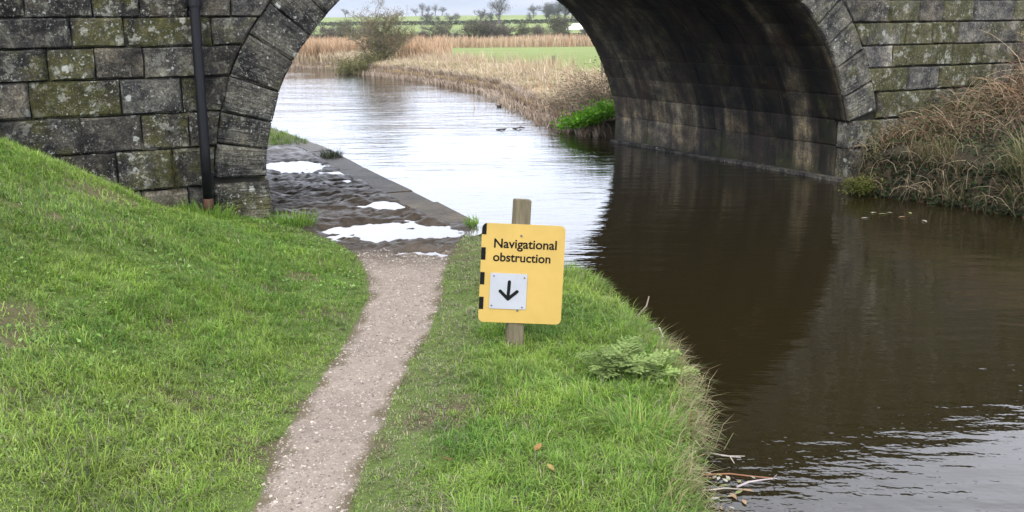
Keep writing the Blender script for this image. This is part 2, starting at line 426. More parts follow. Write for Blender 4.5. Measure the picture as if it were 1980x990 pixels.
def plan(x, y):
    """everything about the ground at x, y"""
    x = np.asarray(x, float); y = np.asarray(y, float)
    ins = inside(x, y, CANAL)
    dl, _ = pdist(x, y, LBa); dr, _ = pdist(x, y, RBa)
    dpl, spl = pdist(x, y, PL); dpr, spr = pdist(x, y, PR)
    leftof = spl < 0                                    # the bank to the left of the path
    rightbank = (~ins) & (dr < dl)
    far = np.interp(y + 0.04 * x, FARD, FARZ) + (fbm(x * .004, y * .004, 3) - .5) * np.clip((y - 120) / 200, 0, 1) * 1.6 * np.clip(1 - (y - 700) / 600, 0.2, 1)
    n1 = fbm(x * 1.3, y * 1.3, 1); n2 = fbm(x * 6, y * 6, 2)
    bnear = np.interp(dpl, [0, .5, 1.3, 2.2, 4, 9, 400], [0, .10, .42, .85, 1.5, 2.2, 2.2]); bwall = np.interp(dpl, [0, .6, 1.25, 1.75, 2.15, 4, 9, 400], [0, .12, .30, .62, .86, 1.6, 2.2, 2.2])
    tw_ = sstep(6.2, 8.2, y); bankh = (bnear * (1 - tw_) + bwall * tw_) * np.clip(1 - (y - 11) / 6, 0, 1)
    z = far.copy()
    z = z + np.where(leftof & ~rightbank, bankh + (n1 - .5) * .10 * np.clip(dpl, 0, 1) + (n2 - .5) * .03 * np.clip(dpl * 2, 0, 1), 0)
    # verge between path and water
    vz = .05 * np.clip(dpr * 2, 0, 1) * np.clip(dl * 3, 0, 1) + (n1 - .5) * .07 * np.clip(dpr * 3, 0, 1) + (n2 - .5) * .025 - .10 * np.exp(-dl / .12)
    verge = (~leftof) & (~rightbank) & (spr > 0) & (y < 9.2)
    z = z + np.where(verge & (y < 40), vz, 0)
    # far (right-hand) bank
    rb = np.where(y < 15, .06 + .62 * (1 - np.exp(-dr / .9)) + .10 * np.clip(dr - 1, 0, 6), .03 + .16 * (1 - np.exp(-dr / .8))) + (n1 - .5) * .16
    z = z + np.where(rightbank, rb * np.clip(1 - (y - 60) / 40, 0, 1), 0)
    # path and wet towpath
    onpath = (~leftof) & (~rightbank) & ~((spr > 0) & (y < 9.05)) & ~ins & (y < 17.5)
    pathy = onpath & (y < 8.0)
    wetm = np.where(onpath, sstep(7.1, 8.2, y), 0) * (1 - sstep(15.0, 15.8, y))
    pm = puddle_mask(x, y) * wetm
    mudh = .013 + (fbm(x * 5, y * 5, 5) - .5) * .072 + (fbm(x * 17, y * 17, 6, 3) - .5) * .040
    edgeflat = np.clip(dl / .45, 0.15, 1)
    z = z + np.where(onpath, wetm * (mudh * edgeflat - pm * .040) + (n2 - .5) * .012, 0)
    z = np.where(ins, np.minimum(z, 0) - .06 - np.where(y < 60, 1.15, .9) * sstep(-.02, .30, np.minimum(dl, dr)), z)
    # stones of the towpath edge sit in a trench
    tr = (~ins) & (dl < .31) & (y > 9.1) & (y < 16.0) & ~leftof
    z = np.where(tr, np.minimum(z, -.012), z)
    return dict(z=z, ins=ins, dl=dl, dr=dr, leftof=leftof & ~rightbank, rightbank=rightbank, dpl=dpl, dpr=dpr, spr=spr, verge=verge, onpath=onpath, wet=wetm, pud=pm, n1=n1, n2=n2)

def ground_z(x, y): return plan(np.atleast_1d(x), np.atleast_1d(y))['z']

# ------------------------------------------------------------------ ground sheet
def grow(start, first, factor, end):
    out = [start]; st = first
    while out[-1] < end: out.append(out[-1] + st); st *= factor
    return np.array(out[1:])
xs = np.concatenate([-12 - grow(0, .25, 1.22, 8000)[::-1], np.arange(-12, -5, .14), np.arange(-5, 1.3, .03), np.arange(1.3, 8, .08), 8 + grow(0, .15, 1.25, 8000)])
ys = np.concatenate([2.0 - grow(0, .3, 1.4, 200)[::-1], np.arange(2.0, 8, .04), np.arange(8, 13.6, .026), np.arange(13.6, 24, .09), np.arange(24, 52, .16), 52 + grow(0, .5, 1.08, 8500)])
GX, GY = np.meshgrid(xs, ys)
pl = plan(GX, GY)
nx, ny = len(xs), len(ys)
def C3(c): return np.array(c)[None, None, :]
gc = np.ones(GX.shape + (3,)) * C3((.085, .120, .030))                          # soil and thatch under the grass
nn = fbm(GX * 2.5, GY * 2.5, 9)[..., None]
gc = gc * (1 - sstep(.5, .7, nn)) + C3((.085, .07, .042)) * sstep(.5, .7, nn)
brn = .8 * (sstep(.67, .75, fbm(GX * 2.3, GY * 2.3, 33)) * pl['leftof'])[..., None]
gc = gc * (1 - brn) + C3((.105, .082, .05)) * brn
gpath = np.clip(pl['onpath'] * 1.0, 0, 1)
gravel = C3((.222, .184, .152)) * (.8 + .4 * fbm(GX * 3, GY * 3, 11)[..., None])
mud = C3((.080, .062, .044)) * (.7 + .6 * fbm(GX * 4, GY * 4, 12)[..., None])
wt_ = pl['wet'][..., None]
pedge = sstep(.0, .055, np.minimum(pl['dpl'], pl['dpr']) + (fbm(GX * 7, GY * 7, 14) - .5) * .16)[..., None]
pedge = np.maximum(pedge, sstep(7.6, 8.2, GY)[..., None])
gc = np.where(pl['onpath'][..., None], (gravel * (1 - wt_) + mud * wt_) * pedge + C3((.10, .082, .05)) * (1 - pedge), gc)
farm = sstep(24, 34, GY)[..., None]
field = C3((.150, .185, .058)) * (.9 + .2 * fbm(GX * .05, GY * .05, 13)[..., None])
gc = gc * (1 - farm) + field * farm
reedground = ((GX < -.06 * GY) & (GY > 44) & (GY < 118)) | ((GY > 109) & (GY < 128)) | (pl['rightbank'] & (GY > 17) & (pl['dr'] < 2.2 + 2 * fbm(GX * .2, GY * .2, 4)))
gc = np.where(reedground[..., None], C3((.26, .19, .105)), gc)
gc = np.where((pl['rightbank'] & (GY < 18))[..., None], C3((.040, .034, .022)), gc)
gc = np.where(pl['ins'][..., None], C3((.04, .03, .018)), gc)
V = np.stack([GX, GY, pl['z']], -1).reshape(-1, 3)
idx = np.arange(nx * ny).reshape(ny, nx)
Q = np.stack([idx[:-1, :-1], idx[:-1, 1:], idx[1:, 1:], idx[1:, :-1]], -1).reshape(-1, 4)
wetattr = np.clip(pl['wet'] * (1 - .2 * (fbm(GX * 2, GY * 2, 8) > .6)), 0, 1)
tag(obj('ground', V, Q, M['ground'], None, {'col': ('FLOAT_COLOR', gc.reshape(-1, 3)), 'wet': ('FLOAT', wetattr), 'path': ('FLOAT', gpath)}, True), kind='structure')

def ground_z(x, y):
    x = np.atleast_1d(np.asarray(x, float)); y = np.atleast_1d(np.asarray(y, float)); Z = pl['z']
    i = np.clip(np.searchsorted(xs, x) - 1, 0, nx - 2); j = np.clip(np.searchsorted(ys, y) - 1, 0, ny - 2)
    fx = np.clip((x - xs[i]) / (xs[i + 1] - xs[i]), 0, 1); fy = np.clip((y - ys[j]) / (ys[j + 1] - ys[j]), 0, 1)
    return (Z[j, i] * (1 - fx) + Z[j, i + 1] * fx) * (1 - fy) + (Z[j + 1, i] * (1 - fx) + Z[j + 1, i + 1] * fx) * fy
# water sheet: the canal's outline, a little wider than its banks
lbw = [(x - .5, y) for x, y in LB]; rbw = [(x + .5, y) for x, y in RB]
def resample(poly, n):
    poly = np.array(poly, float); d = np.concatenate([[0], np.cumsum(np.hypot(*np.diff(poly, axis=0).T))])
    t = np.linspace(0, d[-1], n); return np.stack([np.interp(t, d, poly[:, 0]), np.interp(t, d, poly[:, 1])], -1)
la, ra = resample(lbw, 120), resample(rbw, 120)
wv = np.concatenate([np.c_[la, np.full(120, WZ)], np.c_[ra, np.full(120, WZ)]])
wf = np.array([(i, 120 + i, 121 + i, i + 1) for i in range(119)])
tag(obj('canal_water', wv, wf, M['water']), kind='structure')
for cx, cy, a, b in PUD:
    ring = []
    for k in range(28):
        th = 2 * math.pi * k / 28
        ring.append(gnd(cx + a * 1.35 * math.cos(th), cy + b * 1.35 * math.sin(th), -.006))
    tag(obj('puddle', ring, [tuple(range(27, -1, -1))], M['puddle']), kind='structure')

# ------------------------------------------------------------------ the bridge
IN = [(.02, -.6), (0, -.1), (-.02, .36), (0, .62), (.08, .95), (.19, 1.25), (.41, 1.58), (.76, 1.95), (1.3, 2.34), (2.1, 2.66), (3.15, 2.80), (4.2, 2.72), (5.05, 2.50),
      (5.72, 2.22), (6.2, 1.93), (6.48, 1.66), (6.72, 1.34), (6.93, .93), (7.07, .55), (SPAN + .01, .17), (SPAN, -.22), (SPAN - .01, -.6)]
def catmull(pts, n=14):
    pts = [np.array(p, float) for p in pts]; P = [2 * pts[0] - pts[1]] + pts + [2 * pts[-1] - pts[-2]]; out = []
    for i in range(1, len(P) - 2):
        for k in range(n):
            t = k / n
            out.append(.5 * (2 * P[i] + (P[i + 1] - P[i - 1]) * t + (2 * P[i - 1] - 5 * P[i] + 4 * P[i + 1] - P[i + 2]) * t * t + (3 * P[i] - P[i - 1] - 3 * P[i + 1] + P[i + 2]) * t ** 3))
    out.append(pts[-1]); return np.array(out)
ARC = catmull(IN)
for _ in range(6): ARC[1:-1] = .25 * ARC[:-2] + .5 * ARC[1:-1] + .25 * ARC[2:]
ACC = np.concatenate([[0], np.cumsum(np.hypot(*np.diff(ARC, axis=0).T))])
ALEN = ACC[-1]
tg = np.gradient(ARC, axis=0); tg /= np.linalg.norm(tg, axis=1)[:, None]
ANR = np.stack([-tg[:, 1], tg[:, 0]], -1)               # out of the opening
def arc(a, r=0.0):
    p = np.array([np.interp(a, ACC, ARC[:, 0]), np.interp(a, ACC, ARC[:, 1])])
    q = np.array([np.interp(a, ACC, ANR[:, 0]), np.interp(a, ACC, ANR[:, 1])]); q /= np.linalg.norm(q)
    return p + q * r
def arc_at(s, z): return float(ACC[np.argmin((ARC[:, 0] - s) ** 2 + (ARC[:, 1] - z) ** 2)])
RING = .46
EX = np.array([arc(a, RING) for a in ACC]); top_i = int(np.argmax(EX[:, 1]))
def ext_left(z): return float(np.interp(z, EX[:top_i, 1], EX[:top_i, 0]))
def ext_right(z): return float(np.interp(-z, -EX[top_i:, 1], EX[top_i:, 0]))

bridge = empty('stone_bridge', W(SPAN / 2, BLEN / 2, -.6))
tag(bridge, 'weathered dark stone arch bridge spanning the canal and towpath', 'bridge')

def stone_grid(mapf, p0, p1, q0, q1, nx, nz, depth, bulge, rng, gap=.007, cham=.014, jit=.006):
    """a block between p0(q)..p1(q) and q0..q1: chamfered front grid plus sides; mapf(p, q, off), off < 0 is out of the wall"""
    f0 = p0 if callable(p0) else (lambda q, v=p0: v)
    f1 = p1 if callable(p1) else (lambda q, v=p1: v)
    gaps = [gap * rng.uniform(.6, 1.7) for _ in range(4)]
    V = []; PQ = []; bi = {}
    ec = .035 if nx == 6 else .03
    us = [0, ec, .36, .67, 1 - ec, 1] if nx == 6 else [0, ec, 1 - ec, 1]
    vs = [0, .06, .5, .94, 1] if nz == 5 else [0, .04, .96, 1]
    tilt = rng.uniform(-.35, .35) * bulge, rng.uniform(-.35, .35) * bulge
    for j, v in enumerate(vs):
        q = (q0 + gaps[2]) * (1 - v) + (q1 - gaps[3]) * v
        a, b = f0(q) + gaps[0], f1(q) - gaps[1]
        for i, u in enumerate(us):
            p = a + (b - a) * u; qq = q
            edge = i in (0, len(us) - 1) or j in (0, len(vs) - 1)
            off = (cham if edge else -bulge * rng.uniform(.35, 1.25)) + (u - .5) * tilt[0] + (v - .5) * tilt[1]
            if edge: p += rng.uniform(-1, 1) * jit * .8; qq += rng.uniform(-1, 1) * jit * .8; off += rng.uniform(-.3, .6) * jit
            else: p += rng.uniform(-1, 1) * jit * 2; qq += rng.uniform(-1, 1) * jit
            V.append(mapf(p, qq, off)); PQ.append((p, qq, 0))
    n = len(us); m = len(vs); Fc = []
    for j in range(m - 1):
        for i in range(n - 1): Fc.append((j * n + i, j * n + i + 1, (j + 1) * n + i + 1, (j + 1) * n + i))
    rim = [i for i in range(n)] + [j * n + n - 1 for j in range(1, m)] + [(m - 1) * n + i for i in range(n - 2, -1, -1)] + [j * n for j in range(m - 2, 0, -1)]
    o = len(V)
    for k in rim:
        p, q, _ = PQ[k]; V.append(mapf(p, q, depth)); PQ.append((p, q, 0))
    L_ = len(rim)
    for k in range(L_): Fc.append((rim[k], o + k, o + (k + 1) % L_, rim[(k + 1) % L_]))
    return V, Fc, PQ

stuffs = {}
def put_stone(parent, V, Fc, PQ, mat, color, name='stone', own=True):
    if own:
        o = obj(name, V, Fc, mat, parent, {'pq': ('FLOAT_VECTOR', np.array(PQ, float))})
        o.color = color
        return o
    st = stuffs.setdefault((parent.name, mat.name), [parent, mat, [], [], []])
    b = len(st[2]); st[2].extend(V); st[3].extend([tuple(i + b for i in f) for f in Fc]); st[4].extend(PQ)

def inframe(V, mrg=40):
    x, y, d = proj(np.array(V)); ok = (x > -mrg) & (x < 1980 + mrg) & (y > -mrg) & (y < 990 + mrg) & (d > 0)
    return ok.mean() > .12

srng = random.Random(11)
wall = empty('spandrel_wall', W(SPAN / 2, 0, -.6), bridge)
wallmap = lambda s, z, off: W(s, off, z)
def tone(moss, lo=.7, hi=1.5):
    k = math.exp(srng.uniform(math.log(lo), math.log(hi))); w = srng.uniform(-.02, .08)
    return (k * (1 + w), k, k * (1 - w * 1.2), moss)
# rows: (z0, z1, [joint px x], row px y); left of the arch
LROW = [(-.35, .355, [170, 275, 365], 385), (.355, .70, [105, 227, 337], 330), (.70, 1.005, [157, 275], 255), (1.005, 1.305, [57, 234, 352], 185),
        (1.305, 1.565, [92, 183, 278, 385], 120), (1.565, 1.805, [137, 240, 410], 64), (1.805, 2.06, [47, 178, 270, 365, 447], 18)]
zt = 2.06
while zt < 3.3: LROW.append((zt, zt + .26, [], 0)); zt += .26
def fill(joints, lo, hi, first_w=.5):
    j = sorted(joints)
    if not j: j = [hi - srng.uniform(.3, .6)] if hi < 3 else [lo + srng.uniform(.3, .6)]
    while j[0] > lo + .3: j.insert(0, j[0] - srng.uniform(.42, .85))
    while j[-1] < hi - .45: j.append(j[-1] + srng.uniform(.38, .8))
    return [v for v in j if lo < v < hi]
for r, (z0, z1, jp, py) in enumerate(LROW):
    zc = (z0 + z1) / 2
    e = (lambda q: ext_left(max(min(q, 3.2), .0))) if z1 < 3.2 else None
    end = ext_left(zc) if e else 3.4
    if r == 0: end = -.50; e = lambda q: -.50
    js = fill([to_wall(x, py)[0] for x in jp], -8.0, end)
    js = [v for v in js if v < end - .10]
    bounds = [-8.6] + js + [e if e else end]
    for a, b in zip(bounds[:-1], bounds[1:]):
        V, Fc, PQ = stone_grid(wallmap, a, b, z0, z1, 6, 5, .22, srng.uniform(.006, .030), srng, gap=.0035, cham=.009, jit=.007)
        put_stone(wall, V, Fc, PQ, M['stone'], tone(srng.choice([0, 0, .15, .3, .4, .55]), .5, 1.9), own=inframe(V))
# the big block the arch ring stands on
V, Fc, PQ = stone_grid(wallmap, lambda q: -.50, lambda q: .03 - .05 * max(0, q) , .0, .372, 6, 5, .5, .02, srng)
put_stone(wall, V, Fc, PQ, M['tooled'], (1.35, 1.32, 1.15, .3))
RROW = [(-.45, .18, [1690, 1745], 310), (.18, .525, [1685, 1728, 1782], 258), (.525, .855, [1742, 1800], 205), (.855, 1.145, [1754, 1815, 1872], 155), (1.145, 1.41, [1727, 1843, 1903, 1966], 108),
        (1.41, 1.685, [1752, 1803, 1853, 1905], 65), (1.685, 1.95, [1720, 1778, 1825, 1883, 1963], 22)]
zt = 1.95
while zt < 3.2: RROW.append((zt, zt + .262, [], 0)); zt += .262
for r, (z0, z1, jp, py) in enumerate(RROW):
    zc = (z0 + z1) / 2
    e = (lambda q: ext_right(max(min(q, 3.2), .6))) if z1 < 3.2 else None
    st = ext_right(zc) if e else 3.4
    if r < 2: st = SPAN + .0; e = lambda q: SPAN + .0
    elif r == 2: st = 7.53; e = lambda q: 7.53
    js = fill([to_wall(x, py)[0] for x in jp], st, 13.0)
    js = [v for v in js if v > st + .12]
    bounds = [e if e else st] + js + [13.4]
    for a, b in zip(bounds[:-1], bounds[1:]):
        V, Fc, PQ = stone_grid(wallmap, a, b, z0, z1, 6, 5, .23, srng.uniform(.004, .022), srng, gap=.005, cham=.012, jit=.006)
        put_stone(wall, V, Fc, PQ, M['stone'], tone(srng.choice([.15, .4, .55, .7, .9]), 1.2, 2.7), own=inframe(V))

# arch ring
ring = empty('arch_ring', W(SPAN / 2, 0, 2.8), bridge)
lj = [arc_at(*to_wall(*q)) for q in [(512, 341), (516, 291), (525, 238), (539, 177), (565, 118), (596, 71), (631, 25)]]
rj = [arc_at(*to_wall(*q)) for q in [(1586, 43), (1603, 84), (1624, 125), (1647, 179), (1648, 233)]]
n_mid = int(round((rj[0] - lj[-1]) / .38))
joints = lj + [lj[-1] + (rj[0] - lj[-1]) * k / n_mid for k in range(1, n_mid)] + rj
def ringmap(a, r, off):
    p = arc(a, r); return W(p[0], off, p[1])
def vous(a0, a1, offmap, parent, own, col, depth):
    V, Fc, PQ = stone_grid(lambda r, a, off: offmap(a, r, off), 0.0, RING, a0, a1, 6, 5, depth, .012, srng, gap=.004, cham=.009, jit=.005)
    put_stone(parent, V, Fc, PQ, M['tooled'], col, 'voussoir', own)
for a0, a1 in zip(joints[:-1], joints[1:]):
    mid = arc((a0 + a1) / 2, .2)
    k = srng.uniform(.8, 1.3) if mid[0] < 3 else srng.uniform(1.0, 1.8)
    V = [ringmap(a0, 0, 0), ringmap(a1, .4, 0), ringmap(a0, .4, 0), ringmap(a1, 0, 0)]
    # orientation: map (r, a); keep the face looking at the viewer
    vous(a0, a1, lambda a, r, off: ringmap(a, r, off - .012), ring, inframe(V), (k, k, k * .96, .12 if mid[0] < 3 else .25), .05)
for a0, a1 in zip(joints[:-1], joints[1:]):             # the ring on the far side
    V = [ringmap(a0, 0, BLEN), ringmap(a1, 0, BLEN)]
    k = srng.uniform(.8, 1.4)
    vous(a0, a1, lambda a, r, off: ringmap(a, r, BLEN - off + .012), ring, False, (k, k, k, .3), .05)

# barrel under the arch: courses run along it
barrel = empty('arch_barrel', W(SPAN / 2, BLEN / 2, 2.8), bridge)
aR = [arc_at(SPAN, z) for z in (-.26, .2, .535)]
cs = [aR[0], aR[1], aR[2]]
while cs[-1] > arc_at(0, .1) + .3: cs.append(cs[-1] - .33)
V0, V1 = .055, BLEN - .055
for k in range(len(cs) - 1):
    a1, a0 = cs[k], cs[k + 1]
    if a1 - a0 < .05: continue
    v_a, v_b = (.24, BLEN - .03) if k < 2 else (V0, V1)
    vj = [v_a]; x = v_a + srng.uniform(.25, .6)
    while x < v_b - .3: vj.append(x); x += srng.uniform(.40, .72)
    vj.append(v_b)
    for v0, v1 in zip(vj[:-1], vj[1:]):
        bm = lambda v, a, off: (lambda p: W(p[0], v, p[1]))(arc(a, off))
        V, Fc, PQ = stone_grid(bm, v0, v1, a0, a1, 4, 4, .10, .002, srng, gap=.002, cham=.003, jit=.002)
        own = arc((a0 + a1) / 2)[0] > 3.6 and inframe(V)
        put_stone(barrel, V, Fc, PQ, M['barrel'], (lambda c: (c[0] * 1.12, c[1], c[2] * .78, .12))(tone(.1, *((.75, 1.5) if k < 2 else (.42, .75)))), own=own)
for (par, mat, V, Fc, PQ) in list(stuffs.values()):
    tag(obj('masonry', V, Fc, mat, par, {'pq': ('FLOAT_VECTOR', np.array(PQ, float))}), kind='stuff')
# mortar core: the solid body behind the faces
TOPZ = 3.52
inn = [arc(a, .045) for a in np.linspace(0, ALEN, 160)]
def outer(p):
    c = np.array([SPAN / 2, -.6]); d = p - c; t = 1e9
    if d[0] > 1e-6: t = min(t, (13.5 - c[0]) / d[0])
    if d[0] < -1e-6: t = min(t, (-8.7 - c[0]) / d[0])
    if d[1] > 1e-6: t = min(t, (TOPZ - .05 + .6) / d[1])
    return c + d * t
n = len(inn); cv = []; cf = []
for o in (.045, BLEN - .045):
    for p in inn: cv.append(W(p[0], o, p[1]))
    for p in inn: q = outer(p); cv.append(W(q[0], o, q[1]))
for i in range(n - 1):
    cf += [(i, n + i, n + i + 1, i + 1), (2 * n + i, 2 * n + i + 1, 3 * n + i + 1, 3 * n + i), (i, i + 1, 2 * n + i + 1, 2 * n + i), (n + i, 3 * n + i, 3 * n + i + 1, n + i + 1)]
cf += [(0, 2 * n, 3 * n, n), (n - 1, 2 * n - 1, 4 * n - 1, 3 * n - 1)]
cm = make_mesh('mortar_core', np.array(cv) - wloc(bridge), cf)
link('mortar_core', cm, M['mortar'], bridge)
# coping along the parapet
cop = MB(); x = -8.6
while x < 13.3:
    w = srng.uniform(.8, 1.2)
    for o0 in (-.06, BLEN - .34):
        cop.box(W(x + w / 2, o0 + .2, TOPZ + .03), (*(U * (w / 2 - .006)), 0), (*(Nn * .2), 0), (0, 0, .075))
    x += w
tag(cop.build('coping', M['stone'], bridge), kind='stuff')
# ledge at the water line
led = empty('waterline_ledge', W(SPAN, BLEN / 2, -.3), bridge)
v = .05
while v < BLEN - .1:
    w = srng.uniform(.5, .9); v1 = min(v + w, BLEN - .05)
    bx = box_v(W(SPAN - .02, (v + v1) / 2, -.30), (*(U * .09), 0), (*(Nn * ((v1 - v) / 2 - .004)), 0), (0, 0, .115 + srng.uniform(-.008, .008)))
    o = obj('stone', bx, BOXF, M['stone'], led, {'pq': ('FLOAT_VECTOR', np.array([(v, 0, 0)] * 8, float))}); o.color = (1.5, 1.5, 1.55, 0)
    v = v1

# edge of the towpath: worn stone slabs
edge = empty('towpath_edge', gnd(700, 322)); tag(edge, kind='structure')
ep = resample([(-.3, 9.06), (-1.85, 12.79), (-2.53, 14.53), (-3.25, 16.1)], 200)
d = np.concatenate([[0], np.cumsum(np.hypot(*np.diff(ep, axis=0).T))]); t = 0
M['slab'] = m_plain('worn_slab', (.070, .056, .036), .6, .3, .7, 3.5, .014, 22)
while t < d[-1] - .3:
    w = srng.uniform(.75, 1.15); t1 = min(t + w, d[-1])
    p0 = np.array([np.interp(t + .008, d, ep[:, 0]), np.interp(t + .008, d, ep[:, 1])]); p1 = np.array([np.interp(t1 - .008, d, ep[:, 0]), np.interp(t1 - .008, d, ep[:, 1])])
    e = (p1 - p0) / 2; L2 = np.hypot(*e); nl = np.array([-e[1], e[0]]) / L2 * (.17 + srng.uniform(-.01, .02))
    c = (p0 + p1) / 2 + nl
    h = srng.uniform(-.006, .004)
    b_ = bmesh.new(); vs_ = [b_.verts.new(Vector(q) - Vector(wloc(edge))) for q in box_v((c[0], c[1], -.2 + h / 2), (*e, srng.uniform(-.006, .006)), (*nl, srng.uniform(-.005, .005)), (0, 0, .205 + h / 2))]
    for f in BOXF: b_.faces.new([vs_[i] for i in f])
    bmesh.ops.bevel(b_, geom=b_.edges[:], offset=.012, segments=2, affect='EDGES')
    me = bpy.data.meshes.new('coping_stone'); b_.to_mesh(me); b_.free()
    link('coping_stone', me, M['slab'], edge); t = t1

# ------------------------------------------------------------------ pipe against the wall
M['iron'] = m_plain('black_iron', (.006, .0065, .0085), .5, .25, .3, 20, .0008, 60)
M['rust'] = m_plain('rusty_iron', (.06, .03, .018), .8, .2, .4, 30, .001, 80)
sb, zb = to_wall(403, 388, -.09); st_, zt_ = to_wall(375, 0, -.09)
zg = zb - .08
sx = lambda z: sb + (st_ - sb) * (z - zb) / (zt_ - zb)
pipe = empty('drainpipe', W(sb, -.09, zg)); tag(pipe, 'black iron drainpipe standing against the bridge wall beside the arch', 'pipe')
m = MB(); m.tube([W(sx(z), -.09, z) for z in np.linspace(zg + .1, 3.2, 8)], .043, 14); m.build('tube', M['iron'], pipe, True)
m = MB(); m.tube([W(sx(z), -.09, z) for z in (zg - .05, zg + .1)], .044, 14); m.build('rusty_foot', M['rust'], pipe, True)
for zc in (zt_ + .0, zt_ + 1.1):
    m = MB(); m.tube([W(sx(z), -.09, z) for z in (zc - .05, zc + .05)], .054, 14)
    m.box(W(sx(zc), -.045, zc), (*(U * .085), 0), (*(Nn * .012), 0), (0, 0, .022)); m.build('bracket', M['iron'], pipe)

# ------------------------------------------------------------------ sign
LEAN = math.radians(6)
base = gnd(992, 685, .02); sn = np.array([0, -math.cos(LEAN), math.sin(LEAN) * 1.0]); sn = np.array([.05, -math.cos(LEAN), math.sin(LEAN)]); sn /= np.linalg.norm(sn)
def onsign(x, y, front=0.0):
    r = ray(x, y); o = np.array([0, 0, H]); p0 = base + sn * front
    t = ((p0 - o) @ sn) / (r @ sn); return o + r * t
sign = empty('warning_sign', base); tag(sign, 'yellow navigational obstruction sign on a leaning wooden post by the towpath', 'sign')
def m_wood():
    t = NT('weathered_wood'); p = t.pos()
    c = t.ramp(t.noise(t.mapv(p, (38, 38, 2.2)), 1.0, 6, .65), (.25, (.075, .06, .036)), (.55, (.16, .135, .085)), (.8, (.25, .22, .15)))
    c = t.mix(t.ramp(t.noise(p, 7, 4), (.5, 0.), (.75, .6)), c, (.10, .11, .05))
    return t.done(t.bsdf(c, .85, t.bump(t.noise(t.mapv(p, (60, 60, 3)), 1.0, 5), .8, .004), .2))
M['wood'] = m_wood()
PW = .043
topc = onsign(1010, 385, -PW - .004); botc = onsign(992, 690, -PW - .004)
ax = (topc - botc); axl = np.linalg.norm(ax); ax /= axl
ex = np.cross(ax, sn); ex = -ex if ex[0] < 0 else ex; ex /= np.linalg.norm(ex); ey = np.cross(ax, ex)
yaw = math.radians(7); ex2 = ex * math.cos(yaw) + ey * math.sin(yaw); ey2 = np.cross(ax, ex2)
bmp = bmesh.new(); pv = [bmp.verts.new(Vector(q) - Vector(wloc(sign))) for q in box_v((topc + botc) / 2 - ax * .12, ex2 * PW, ey2 * PW, ax * (axl / 2 + .12))]
for f in BOXF: bmp.faces.new([pv[i] for i in f])
bmesh.ops.bevel(bmp, geom=bmp.edges[:], offset=.005, segments=2, affect='EDGES')
me = bpy.data.meshes.new('post'); bmp.to_mesh(me); bmp.free(); link('post', me, M['wood'], sign)
c4 = [onsign(*q) for q in [(937, 430), (1096, 438), (1082, 627), (920, 622)]]
pc = sum(c4) / 4; px_ = (c4[1] - c4[0] + c4[2] - c4[3]) / 2; pw = np.linalg.norm(px_); px_ /= pw
py_ = (c4[0] - c4[3] + c4[1] - c4[2]) / 2; py_ -= px_ * (py_ @ px_); ph = np.linalg.norm(py_); py_ /= ph; pn = np.cross(px_, py_)
def PT(u, v, f=0.0): return pc + px_ * u + py_ * v + pn * f
def puv(x, y): q = onsign(x, y) - pc; return q @ px_, q @ py_
def rounded(w, h, r, k=6):
    out = []
    for cx, cy, a0 in ((w - r, h - r, 0), (-w + r, h - r, 90), (-w + r, -h + r, 180), (w - r, -h + r, 270)):
        for i in range(k + 1):
            a = math.radians(a0 + 90 * i / k); out.append((cx + r * math.cos(a), cy + r * math.sin(a)))
    return out
def slab(name, outline, f0, f1, mat, parent):
    n = len(outline); v = [PT(u, w_, f1) for u, w_ in outline] + [PT(u, w_, f0) for u, w_ in outline]
    f = [tuple(range(n)), tuple(range(2 * n - 1, n - 1, -1))] + [(i, n + i, n + (i + 1) % n, (i + 1) % n) for i in range(n)]
    return obj(name, v, f, mat, parent)
def m_paint(name, col, rough=.6):
    t = NT(name); p = t.pos()
    c = t.mix(1., col, t.ramp(t.noise(p, 6, 5, .6), (.3, .93), (.7, 1.05)), 'MULTIPLY')
    d = t.ramp(t.noise(t.mapv(p, (40, 40, 9)), 1., 4), (.62, 0.), (.8, .25))
    c = t.mix(d, c, (.25, .2, .09))
    return t.done(t.bsdf(c, rough, t.bump(t.noise(p, 25, 2), .15, .001), .15))
M['yellow'] = m_paint('yellow_paint', (.46, .315, .085)); M['white'] = m_paint('white_paint', (.36, .375, .40))
M['black'] = m_plain('black_print', (.006, .006, .006), .6, .1, .2); M['rivet'] = m_plain('steel_screw', (.09, .09, .09), .5, .5, .2)
plate = slab('panel', rounded(pw / 2, ph / 2, .028), 0, .004, M['yellow'], sign)
def text(body, x0, x1, ybase, parent):
    cu = bpy.data.curves.new('lettering', 'FONT'); cu.body = body; cu.offset = .02; cu.size = 1.0
    to = bpy.data.objects.new('t', cu); COL.objects.link(to)
    dg = bpy.context.evaluated_depsgraph_get(); tm = bpy.data.meshes.new_from_object(to.evaluated_get(dg)); bpy.data.objects.remove(to)
    co = np.array([v.co for v in tm.vertices]); lo, hi = co[:, 0].min(), co[:, 0].max()
    (u0, v0), (u1, v1) = puv(*x0), puv(*x1); k = (u1 - u0) / (hi - lo)
    w3 = np.array([PT(u0 + (c[0] - lo) * k, v0 + (v1 - v0) * (c[0] - lo) / (hi - lo) + c[1] * k * 1.0, .0052) for c in co]) - wloc(parent)
    for v, q in zip(tm.vertices, w3): v.co = q
    o = link('lettering', tm, None, parent); tm.materials.clear(); tm.materials.append(M['black']); return o
tag(text('Navigational', (955, 478), (1076, 483), 0, plate), 'black word Navigational')
tag(text('obstruction', (953, 504), (1064, 509), 0, plate), 'black word obstruction')
